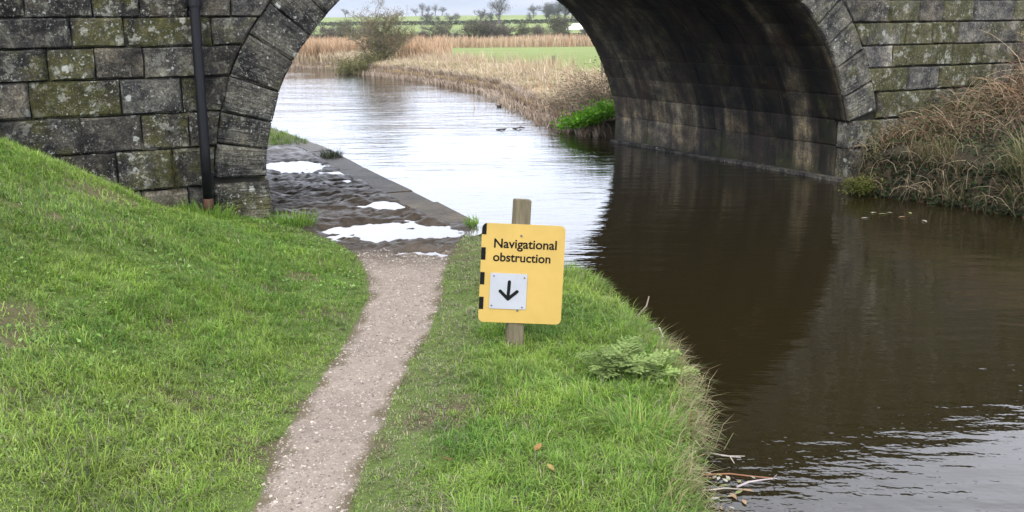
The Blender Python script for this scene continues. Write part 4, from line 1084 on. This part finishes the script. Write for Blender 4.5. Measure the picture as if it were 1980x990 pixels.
# ------------------------------------------------------------------ trees, bushes and hedges of the background
def bare_tree(name, loc, height, spread, seed, label, cat='tree', group=None, trunk=.25, levels=4, tw=.012, leafn=0, leafs=.1, leafc=None, bark=(.12, .10, .08), multi=1, lean=0.0, crown_lo=.25, scat=None):
    """trunk and limbs as one mesh, fine twigs and leaves as the crown"""
    r = np.random.default_rng(seed); loc = np.array(loc, float); e = empty(name, loc); tag(e, label, cat, group)
    wood = MB(); twig = MB(); ends = []
    def grow_(p, d, L0, rad, lev):
        n = 4; pts = [p]; dd = d.copy()
        for i in range(n):
            dd = dd + r.normal(0, .16, 3) + np.array([lean * .06, 0, .05 if lev > 0 else .02]); dd /= np.linalg.norm(dd); pts.append(pts[-1] + dd * L0 / n)
        rr = [rad * (1 - .5 * i / n) for i in range(n + 1)]
        (wood if lev < 2 else twig).tube(pts, rr, 5 if lev < 2 else 3, tuple(np.array(bark) * r.uniform(.8, 1.25)), False)
        if lev >= levels: ends.extend(pts[1:]); return
        nb = r.integers(4, 7) if lev < 2 else r.integers(3, 6)
        for b in range(nb):
            t = r.uniform(.25 if lev else crown_lo, 1.0); i = min(int(t * n), n - 1); q = pts[i] + (pts[i + 1] - pts[i]) * (t * n - i)
            an = r.uniform(0, 2 * np.pi); el = r.uniform(-.1, .95); nd = np.array([math.cos(an) * math.cos(el) * spread, math.sin(an) * math.cos(el) * spread, math.sin(el)])
            nd = .55 * dd + nd; nd /= np.linalg.norm(nd); grow_(q, nd, L0 * r.uniform(.45, .72), max(rad * .45, tw), lev + 1)
    for m_ in range(multi):
        d0 = np.array([r.normal(0, .12 + .28 * (multi > 1)), r.normal(0, .12 + .28 * (multi > 1)), 1.0]); d0 /= np.linalg.norm(d0)
        grow_(loc + np.array([r.normal(0, .08), r.normal(0, .08), -.1]) * (multi > 1) + np.array([0, 0, -.05]), d0, height * .5 * r.uniform(.8, 1.05), trunk / (multi ** .5), 0)
    # fit the wanted height
    allv = np.array(wood.v + twig.v); f = height / (allv[:, 2].max() - loc[2])
    for m_ in (wood, twig): m_.v = [loc + (q - loc) * f for q in m_.v]
    ends = loc + (np.array(ends) - loc) * f
    wood.build('trunk', M['twig'], e)
    if twig.v: tg_ = twig.build('crown', M['twig'], e)
    if leafn:
        LP = ends[r.integers(0, len(ends), leafn)] + r.normal(0, scat or leafs, (leafn, 3))
        if scat:
            nl_ = 14; cc_ = r.normal(0, 1, (nl_, 3)); cc_ /= np.linalg.norm(cc_, axis=1)[:, None]; cc_ = loc + np.array([0, 0, height * .60]) + cc_ * r.uniform(.3, 1, (nl_, 1)) * np.array([.34 * spread, .34 * spread, .27]) * height
            u_ = r.normal(0, 1, (leafn, 3)) * height * np.array([.085, .085, .065]); hv = r.random(leafn) < .6
            LP = np.where(hv[:, None], cc_[r.integers(0, nl_, leafn)] + u_, LP)
            LP[:, 2] = np.clip(LP[:, 2], loc[2], loc[2] + height)
        leaf_mesh('foliage', LP, leafs, leafc or [(.09, .11, .04), (.13, .13, .06)], seed + 5, M['crown'], tg_ if twig.v else e, flat=1.5)
    return e

# bush-like tree on the bend
p = aty(735, 128, 41.8)
bare_tree('willow_tree', (p[0], 41.8, -.05), 3.05, 1.45, 201, 'bare twiggy willow tree growing at the canal bend', trunk=.07, levels=4, tw=.006, leafn=3600, leafs=.055, leafc=[(.20, .205, .075), (.16, .155, .075), (.24, .20, .11)], bark=(.16, .14, .095), multi=8)
p = aty(690, 132, 41.2)
thicket('willow_bush', p[0] + .15, 41.0, .95, .5, 260, (.5, 1.4), 2600, 205, 'low yellow green bush leaning over the water beside the willow', [(.15, .13, .08)], [(.16, .19, .05), (.22, .22, .08), (.10, .12, .04)], .07, rad=(.006, .012))
p = aty(640, 70, 112)
def bx(px, Y): return aty(px, 70, Y)[0]
def zg_(x, Y): return float(ground_z(x, Y)[0])
def far_tree(px, Y, h, seed, label, name='field_tree', group=None, spread=1.0, tint=(.11, .10, .085), leafn=700, leafs=None, multi=1, cat='tree'):
    x = bx(px, Y); ls = leafs or h * .05
    return bare_tree(name, (x, Y, zg_(x, Y)), h, spread, seed, label, cat, group, trunk=h * .035, levels=3, tw=h * .005, leafn=leafn, leafs=ls, leafc=[tuple(np.array(tint) * k) for k in (.75, 1, 1.3)], bark=(.11, .10, .085), multi=multi, crown_lo=.12, scat=h * .06)
OLV = (.125, .13, .08); BRN = (.13, .115, .095)
# bushes behind the reeds
gl = 'hedge bushes behind the reed beds'
for i, (px, Y, h, lab, tint, sp) in enumerate([
    (592, 118, 2.5, 'leftmost grey green hedge bush beside the arch, behind the orange reeds', OLV, 1.3),
    (636, 122, 2.7, 'dense dark hedge bush behind the orange reeds', BRN, 1.3),
    (668, 118, 3.3, 'taller rounded bush rising behind the orange reeds left of the willow', OLV, 1.1),
    (712, 120, 2.8, 'brown hedge bush partly hidden behind the willow', BRN, 1.4),
    (820, 126, 2.1, 'low brown bush beside the willow behind the reed hump', BRN, 1.6),
    (852, 124, 3.0, 'spreading bush with a slanting fallen branch beside the field ditch', OLV, 1.5),
    (912, 134, 3.2, 'dense dark bush at one end of the hedge before the hill', OLV, 1.5),
    (940, 136, 3.4, 'dense brown bush in the thick middle of the hedge before the hill', BRN, 1.5),
    (968, 135, 2.8, 'brown bush beside the gap in the hedge before the hill', BRN, 1.6),
    (1012, 136, 2.7, 'dark bush beyond the gap in the hedge before the hill', OLV, 1.6),
    (1042, 138, 2.6, 'small brown bush next to the round olive bush', BRN, 1.5),
    (1080, 130, 3.9, 'round olive green bush in front of the white building', OLV, 1.25),
    (1140, 136, 2.0, 'low scrubby bush below the white building', BRN, 1.7)]):
    far_tree(px, Y, h, 210 + i * 3, lab, 'hedge_bush', gl, sp, tint, 3000, h * .04, 4, 'bush')
# trees along the hillside hedge
gh = 'trees on the hillside'
for i, (px, Y, h, lab, sp) in enumerate([
    (822, 300, 3.6, 'small tree at the end of the hillside hedge above the willow', 1.3), (834, 300, 3.3, 'low spreading tree in the hillside hedge beside the end tree', 1.5),
    (846, 300, 2.8, 'stubby tree in the hillside hedge beside two low trees', 1.3), (866, 302, 3.6, 'upright small tree in the middle of the hillside hedge', 1.1),
    (884, 302, 3.4, 'wide low tree in the middle of the hillside hedge', 1.6), (930, 300, 4.4, 'rounded tree beside the tall hillside tree', 1.2),
    (946, 305, 3.8, 'slim tree close beside the tall hillside tree', 1.0), (964, 302, 8.4, 'tall broad tree standing out on the hillside', 1.15),
    (1022, 330, 3.4, 'faint small tree on the hillside between the tall tree and the wood', 1.1)]):
    far_tree(px, Y, h, 260 + i * 3, lab, 'hillside_tree', gh, sp, (.13, .13, .115), 2400, h * .026)  # crown tint lighter and greyer, with distance haze put into the colour
gc_ = 'trees on the skyline'
for i, (px, Y, h, lab, sp) in enumerate([
    (670, 540, 4.4, 'lone faint tree on the skyline left of the willow', 1.6), (772, 510, 2.4, 'small bush on the skyline just right of the willow', 1.6),
    (806, 505, 4.2, 'dark low tree at the end of the skyline clump', 1.4), (818, 515, 6.6, 'pale tallest tree of the skyline clump', 1.1), (828, 515, 5.2, 'middle tree of the skyline clump', 1.2),
    (842, 510, 5.6, 'slim dark tree beside the skyline clump', 1.0), (855, 508, 4.6, 'round dark tree standing apart at the skyline clump', 1.2), (1032, 420, 5.8, 'thin spreading tree on the skyline left of the wood', 1.5)]):
    far_tree(px, Y, h, 300 + i * 3, lab, 'skyline_tree', gc_, sp, (.13, .13, .12), 2000, h * .026)  # greyed tint: part of the haze is painted into these crowns
gw = 'trees of the hillside wood'
for i, (px, Y, h) in enumerate([(1055, 335, 5.6), (1068, 330, 6.6), (1080, 338, 7.2), (1092, 330, 7.4), (1104, 336, 7.8), (1117, 328, 7.6), (1130, 334, 7.9), (1144, 330, 7.6), (1158, 336, 7.8), (1063, 345, 6.2), (1111, 346, 8.4)]):
    far_tree(px, Y, h, 330 + i * 3, 'tree of the grey green wood on the hillside behind the white building', 'wood_tree', gw, 1.1, (.11, .12, .10), 2400, h * .03)  # wood's tint greyed too, adding painted haze to the leaf colour
# hedge lines: clipped low hedges
def hedge(pts, h, w, n, seed, label, tint=(.07, .075, .05)):
    r = np.random.default_rng(seed); q = resample(pts, 600)[r.integers(0, 600, n)] + r.normal(0, w, (n, 2))
    P = np.c_[q, plan(q[:, 0], q[:, 1])['z'] + h * r.random(n) ** .8]
    e = leaf_mesh('hedgerow', P, h * .5, [tuple(np.array(tint) * k for k in (.8, 1, 1.25))][0:1] and [tuple(np.array(tint) * k) for k in (.8, 1, 1.25)], seed, M['crown'], flat=1.5)
    tag(e, label, 'hedge')
hedge([(bx(560, 305), 312), (bx(900, 300), 300), (bx(1250, 318), 330)], 1.1, .5, 5000, 401, 'low dark hedge line running across the green hillside')
hedge([(bx(560, 140), 150), (bx(860, 140), 142), (bx(1260, 140), 138)], 1.0, .5, 5000, 402, 'low dark hedge at the foot of the green hill')
# fallen branch leaning out of the bush in the ditch
m = MB(); q0 = aty(845, 66, 121); q1 = aty(873, 81, 119); m.tube([q0, (q0 + q1) / 2 + np.array([0, 0, .25]), q1], [.09, .06, .03], 5, (.06, .055, .045))
m.tube([(q0 + q1) / 2 + np.array([0, 0, .25]), q1 + np.array([.5, 0, .5])], [.05, .02], 4, (.06, .055, .045)); tag(m.build('fallen_branch', M['twig']), 'dark fallen branch slanting from the bush into the ditch', 'branch')
# white farm building
M['wbuild'] = m_plain('white_sheeting', (.72, .72, .72), .5, .4, .06, .5); M['gwall'] = m_plain('grey_wall', (.30, .30, .29), .8, .2, .15, .8); M['glass'] = m_plain('dark_pane', (.05, .055, .06), .2, .5, .1, 1)
Yb = 215.; x0, x1 = bx(1096, Yb), bx(1096, Yb) + 17; zb0 = zg_((x0 + x1) / 2, Yb) - .3
zroof = aty(1120, 48, Yb)[2]; zeave = aty(1120, 57.5, Yb)[2]
fb = empty('farm_building', ((x0 + x1) / 2, Yb + 4, zb0)); tag(fb, 'long low white roofed farm building below the hillside wood', 'building')
m = MB(); m.box(((x0 + x1) / 2, Yb + 4, (zb0 + zeave) / 2 - .02), ((x1 - x0) / 2 - .3, 0, 0), (0, 3.6, 0), (0, 0, (zeave - zb0) / 2)); m.build('wall', M['gwall'], fb)
rf = [(x0, Yb, zeave), (x1, Yb, zeave), (x1, Yb + 4, zroof + .25), (x0 + 1.6, Yb + 4, zroof + .25), (x1, Yb + 8, zeave), (x0, Yb + 8, zeave)]
obj('roof', rf, [(0, 1, 2, 3), (3, 2, 4, 5), (0, 3, 5), (1, 4, 2), (0, 5, 4, 1)], M['wbuild'], fb)
for k in range(4):
    xw = x0 + 2.0 + k * 3.4; m = MB(); m.box((xw, Yb + .37, (zb0 + zeave) / 2 + .05), (.5, 0, 0), (0, .04, 0), (0, 0, .28)); wdw = m.build('window', M['wbuild'], fb)
    m = MB(); m.box((xw, Yb + .34, (zb0 + zeave) / 2 + .05), (.42, 0, 0), (0, .03, 0), (0, 0, .22)); m.build('pane', M['glass'], wdw)
# pylons
M['steel'] = m_plain('galvanised_steel', (.25, .26, .27), .6, .4, .1, 1)
def pylon(px, ytop, Y, label):
    tp = aty(px, ytop, Y); hgt = 38.; b0 = np.array([tp[0], Y, tp[2] - hgt]); e = empty('pylon', b0); tag(e, label, 'pylon', 'pylons beyond the hill')
    m = MB(); w = lambda t: 3.2 * (1 - t) ** 1.25 + .35
    lv = [0, .18, .34, .48, .6, .7, .8, .9, 1.]
    for a, b in zip(lv[:-1], lv[1:]):
        c0 = [b0 + np.array([sx_ * w(a), sy_ * w(a), hgt * a]) for sx_, sy_ in ((-1, -1), (1, -1), (1, 1), (-1, 1))]; c1 = [b0 + np.array([sx_ * w(b), sy_ * w(b), hgt * b]) for sx_, sy_ in ((-1, -1), (1, -1), (1, 1), (-1, 1))]
        for i in range(4):
            j = (i + 1) % 4; m.tube([c0[i], c1[i]], .16, 4); m.tube([c0[i], c1[j]], .08, 4); m.tube([c0[j], c1[i]], .08, 4)
    m.build('lattice_tower', M['steel'], e)
    for t, ln in ((.66, 4.2), (.8, 5.4), (.93, 3.8)):
        for sg in (-1, 1):
            m = MB(); c = b0 + np.array([0, 0, hgt * t]); tipp = c + np.array([sg * ln, 0, .2]); m.tube([c, tipp], .12, 4); m.tube([c + np.array([0, 0, 1.1]), tipp], .1, 4); m.tube([tipp, tipp - np.array([0, 0, 1.3])], .1, 4); m.build('cross_arm', M['steel'], e)
pylon(787, 8, 1500., 'faint lattice pylon on the skyline left of the tree clump'); pylon(1092, 1, 1350., 'faint lattice pylon rising behind the hillside wood')
# posts in the field edge
M['postwood'] = m_plain('grey_post', (.16, .13, .10), .9, .1, .25, 10)
for (px, y0, y1, Y, rd, lab) in [(1166, 72, 124, 26., .022, 'tall thin wooden stake at the edge of the green field'), (1163, 119, 142, 23., .018, 'short thin stake among the brambles beyond the arch'), (1070, 107, 122, 34., .05, 'short grey post among the pale grass by the field')]:
    t0 = aty(px, y0, Y); t1 = aty(px, y1, Y); gz = zg_(t1[0], Y); m = MB()
    m.tube([(t1[0], Y, min(gz, t1[2]) - .1), (t1[0] + .01, Y, (t0[2] + t1[2]) / 2), (t0[0], Y, t0[2] - .02), (t0[0], Y, t0[2])], [rd, rd * .95, rd * .9, rd * .5], 7, (1, 1, 1)); tag(m.build('wooden_stake', M['postwood']), lab, 'post')

# ------------------------------------------------------------------ far hills
hx = np.linspace(-5200, 5200, 90); hy = np.linspace(3200, 6200, 34); HX, HY = np.meshgrid(hx, hy)
HZ = -10 + 330 * sstep(3300, 5200, HY) * (.75 + .5 * fbm(HX * .0006, HY * .0006, 90)) + 40 * (fbm(HX * .003, HY * .003, 91) - .5) * sstep(3300, 4000, HY)
hc = np.array([.085, .085, .08]) * (1 - sstep(.45, .6, fbm(HX * .004, HY * .006, 92)))[..., None] + np.array([.13, .12, .10]) * sstep(.45, .6, fbm(HX * .004, HY * .006, 92))[..., None]
idx = np.arange(HX.size).reshape(HX.shape); Q = np.stack([idx[:-1, :-1], idx[:-1, 1:], idx[1:, 1:], idx[1:, :-1]], -1).reshape(-1, 4)
M['hill'] = m_vcol('hill', .95, .05, .15, .004)
tag(obj('hills', np.stack([HX, HY, HZ], -1).reshape(-1, 3), Q, M['hill'], None, {'col': ('FLOAT_COLOR', hc.reshape(-1, 3))}, True), kind='structure')

# ------------------------------------------------------------------ small things by the water
# leafy plant with fern-like leaves
pe = gnd(1215, 715, .03); par = empty('cow_parsley', pe); tag(par, 'leafy plant with ferny grey green leaves on the bank beside the sign', 'plant')
r = np.random.default_rng(500)
for k in range(38):
    an = r.uniform(0, 2 * np.pi); el = r.uniform(.15, 1.0); L0 = r.uniform(.10, .20); m = MB(); c = np.array([.15, .205, .062]) * r.uniform(.75, 1.35)
    b0 = pe + np.array([r.normal(.03, .10), r.normal(-.03, .07), .0]); b0[2] = float(ground_z(b0[0], b0[1])[0]) + .02
    pts = [b0 + np.array([math.cos(an), math.sin(an), 0]) * L0 * t * math.cos(el * (1 - .6 * t)) + np.array([0, 0, 1]) * (L0 * math.sin(el) * t * (1.15 - .6 * t)) for t in np.linspace(0, 1, 7)]
    m.tube(pts, [.0022] * 6 + [.0012], 3, tuple(c * .9), False)
    for i in range(2, 7):
        d_ = pts[i] - pts[i - 1]; d_ /= np.linalg.norm(d_); sd_ = np.cross(d_, (0, 0, 1.)); sd_ /= np.linalg.norm(sd_) + 1e-6; pl_ = .075 * (1 - (i - 2) / 6.)
        for sg in (-1, 1):
            q = pts[i]; di = sd_ * sg * .8 + d_ * .6; di /= np.linalg.norm(di)
            for j in range(4):
                qq = q + di * pl_ * (j + .5) / 4; wv_ = np.cross(di, (0, 0, 1.)) * (.016 * (1 - j / 5)); tip = di * pl_ * .38 + np.array([0, 0, r.uniform(-.008, .01)])
                m.add([qq, qq + wv_ + tip * .5, qq + tip, qq - wv_ + tip * .5], [(0, 1, 2), (0, 2, 3)], tuple(c * r.uniform(.8, 1.25)))
    m.build('leaf', M['leaf'], par)
# twigs, bits of reed and leaves in and at the water
def twig(name, pts, r0, col, label, cat='twig', group=None, fork=None):
    m = MB(); n = len(pts); m.tube(pts, [r0 * (1 - .55 * i / (n - 1)) for i in range(n)], 5, col)
    for f in fork or []: m.tube(f, [r0 * .5, r0 * .25], 4, col)
    return tag(m.build(name, M['twig']), label, cat, group)
pz = lambda x, y, z: gnd(x, y, z)
twig('twig', [pz(1206, 632, -.12), aty(1232, 612, 6.05), aty(1250, 592, 6.0), aty(1255, 573, 6.0)], .008, (.30, .25, .2), 'curved pale twig rising from the bank beside the sign')
twig('twig', [pz(1228, 652, -.12), aty(1256, 640, 5.8), aty(1275, 634, 5.7), aty(1283, 652, 5.65)], .007, (.33, .3, .25), 'thin bent grey twig arching over the water edge')
twig('red_stem', [pz(1326, 875, WZ - .02), aty(1332, 835, 4.35), aty(1337, 796, 4.35)], .005, (.24, .075, .035), 'upright reddish brown stem standing in the water by the bank', 'stem')
zf = WZ + .004
twig('branch', [pz(1318, 860, -.1), aty(1352, 872, 4.3), pz(1395, 880, -.08), pz(1432, 885, -.13)], .006, (.42, .37, .32), 'long pale forked twig reaching out over the dark water', fork=[[pz(1412, 883, -.1), pz(1420, 896, -.12)], [pz(1405, 882, -.1), pz(1440, 882, -.12)]])
twig('branch', [pz(1424, 942, zf), pz(1448, 932, zf + .01), pz(1480, 927, zf + .015), pz(1502, 925, zf + .01)], .006, (.36, .31, .3), 'pale floating twig with a knobbly end', fork=[[pz(1494, 926, zf + .01), pz(1502, 918, zf + .04)]])
twig('branch', [pz(1360, 918, zf), pz(1410, 916, zf), pz(1455, 921, zf), pz(1500, 925, zf - .002)], .005, (.26, .13, .075), 'brown floating reed stem lying along the debris')
twig('branch', [pz(1350, 950, zf), pz(1400, 944, zf), pz(1452, 947, zf)], .005, (.37, .33, .28), 'grey floating stem below the brown one')
r = np.random.default_rng(520); mats = [(.33, .31, .24), (.22, .24, .09), (.30, .2, .12), (.42, .4, .36)]
for k in range(34):
    x, y = (r.normal(1395, 36), r.normal(935, 26)) if k < 26 else (r.uniform(1660, 1790), r.uniform(402, 428)); q = pz(x, y, WZ + .005); s = r.uniform(.012, .03) * (1 if k < 26 else 1.8); a = r.uniform(0, np.pi)
    if plan(q[:1], q[1:2])['ins'][0] == 0: continue
    d_ = np.array([math.cos(a), math.sin(a), 0]) * s; s_ = np.array([-math.sin(a), math.cos(a), 0]) * s * .35; up = np.array([0, 0, s * .12])
    v = [q - d_, q - d_ * .3 + s_ + up, q + d_ * .4 + s_ * .9 + up, q + d_ * 1.1, q + d_ * .4 - s_ * .9 + up, q - d_ * .3 - s_ + up]
    o = obj('floating_leaf', v, [(0, 1, 5), (1, 2, 4, 5), (2, 3, 4)], M['leaf'], None, {'col': ('FLOAT_COLOR', np.tile(mats[r.integers(0, 4)], (6, 1)) * r.uniform(.8, 1.2))})
    if k < 26: tag(o, 'dead leaf floating among twigs at the near bank', 'leaf', 'leaves floating by the near bank')
    else: tag(o, 'dead leaf floating below the brambles', 'leaf', 'leaves floating by the far bank')
for i, (x, y, lab) in enumerate([(1040, 866, 'curled brown fallen leaf in the grass nearest the leafy plant'), (866, 889, 'dark brown fallen leaf in the worn grass by the path'), (1065, 905, 'yellowish fallen leaf in the long grass near the water')]):
    q = gnd(x, y, .075); a = r.uniform(0, 3); d_ = np.array([math.cos(a), math.sin(a), .2]) * .022; s_ = np.array([-math.sin(a), math.cos(a), .1]) * .013; up = np.array([0, -.004, .008])
    v = [q - d_, q - d_ * .3 + s_ + up, q + d_ * .4 + s_ * .9 + up * 1.5, q + d_ * 1.1 + up, q + d_ * .4 - s_ * .9 + up, q - d_ * .3 - s_ + up * .6]
    tag(obj('fallen_leaf', v, [(0, 1, 5), (1, 2, 4, 5), (2, 3, 4)], M['leaf'], None, {'col': ('FLOAT_COLOR', np.tile([(.28, .16, .06), (.15, .08, .04), (.33, .25, .08)][i], (6, 1)))}), lab, 'leaf', 'fallen leaves on the verge')
twig('driftwood', [pz(960, 251, WZ), pz(970, 250, WZ + .02), pz(979, 249, WZ)], .018, (.08, .07, .06), 'dark floating log, the plain straight one of two in midstream', 'driftwood')
twig('driftwood', [pz(992, 249, WZ), pz(1003, 247, WZ + .03), pz(1014, 246, WZ + .01)], .018, (.08, .07, .06), 'dark floating log with a stub, lying beside a straight one', 'driftwood', fork=[[pz(1003, 247, WZ + .02), aty(1009, 243, pz(1003, 247, WZ)[1])]])
# water bird, small on the canal
q = pz(965, 207, WZ); bird = MB(); K = .6
def blob(c, rx, ry, rz, col, nu=8, nv=6):
    V = []; Fc = []
    for j in range(nv + 1):
        ph_ = math.pi * j / nv
        for i in range(nu): V.append(np.array(c) + np.array([rx * math.sin(ph_) * math.cos(2 * math.pi * i / nu), ry * math.sin(ph_) * math.sin(2 * math.pi * i / nu), rz * math.cos(ph_)]))
    for j in range(nv):
        for i in range(nu): Fc.append((j * nu + i, (j + 1) * nu + i, (j + 1) * nu + (i + 1) % nu, j * nu + (i + 1) % nu))
    bird.add(V, Fc, col)
blob(q + np.array([0, 0, .03]), .09, .06, .055, (.05, .045, .04)); blob(q + np.array([.085, 0, .11]), .03, .024, .028, (.03, .03, .03)); bird.tube([q + np.array([.06, 0, .05]), q + np.array([.08, 0, .1])], .022, 6, (.03, .03, .03)); bird.tube([q + np.array([.11, 0, .11]), q + np.array([.14, 0, .105])], [.01, .004], 5, (.35, .3, .2)); bird.tube([q + np.array([-.07, 0, .05]), q + np.array([-.12, 0, .08])], [.03, .008], 5, (.06, .05, .045)); bird.v = [q + (p_ - q) * K for p_ in bird.v]
tag(bird.build('water_bird', M['twig'], None, True), 'small dark water bird swimming on the bright canal', 'bird')

# ------------------------------------------------------------------ haze: the air between here and the hills
hm = bpy.data.materials.new('haze_air'); hm.use_nodes = True; ht = hm.node_tree; ht.nodes.clear()
ho = ht.nodes.new('ShaderNodeOutputMaterial'); pvn = ht.nodes.new('ShaderNodeVolumePrincipled')
pvn.inputs['Color'].default_value = (.72, .80, 1.0, 1); pvn.inputs['Density'].default_value = 1.25e-4; pvn.inputs['Anisotropy'].default_value = 0.0
ht.links.new(pvn.outputs[0], ho.inputs['Volume'])
hz = obj('haze', box_v((0, 3300, 205), (9500, 0, 0), (0, 9500 - 3300 + 3300, 0), (0, 0, 225)), BOXF, hm)
tag(hz, 'pale blue haze over the distant hills', 'haze', kind='stuff')
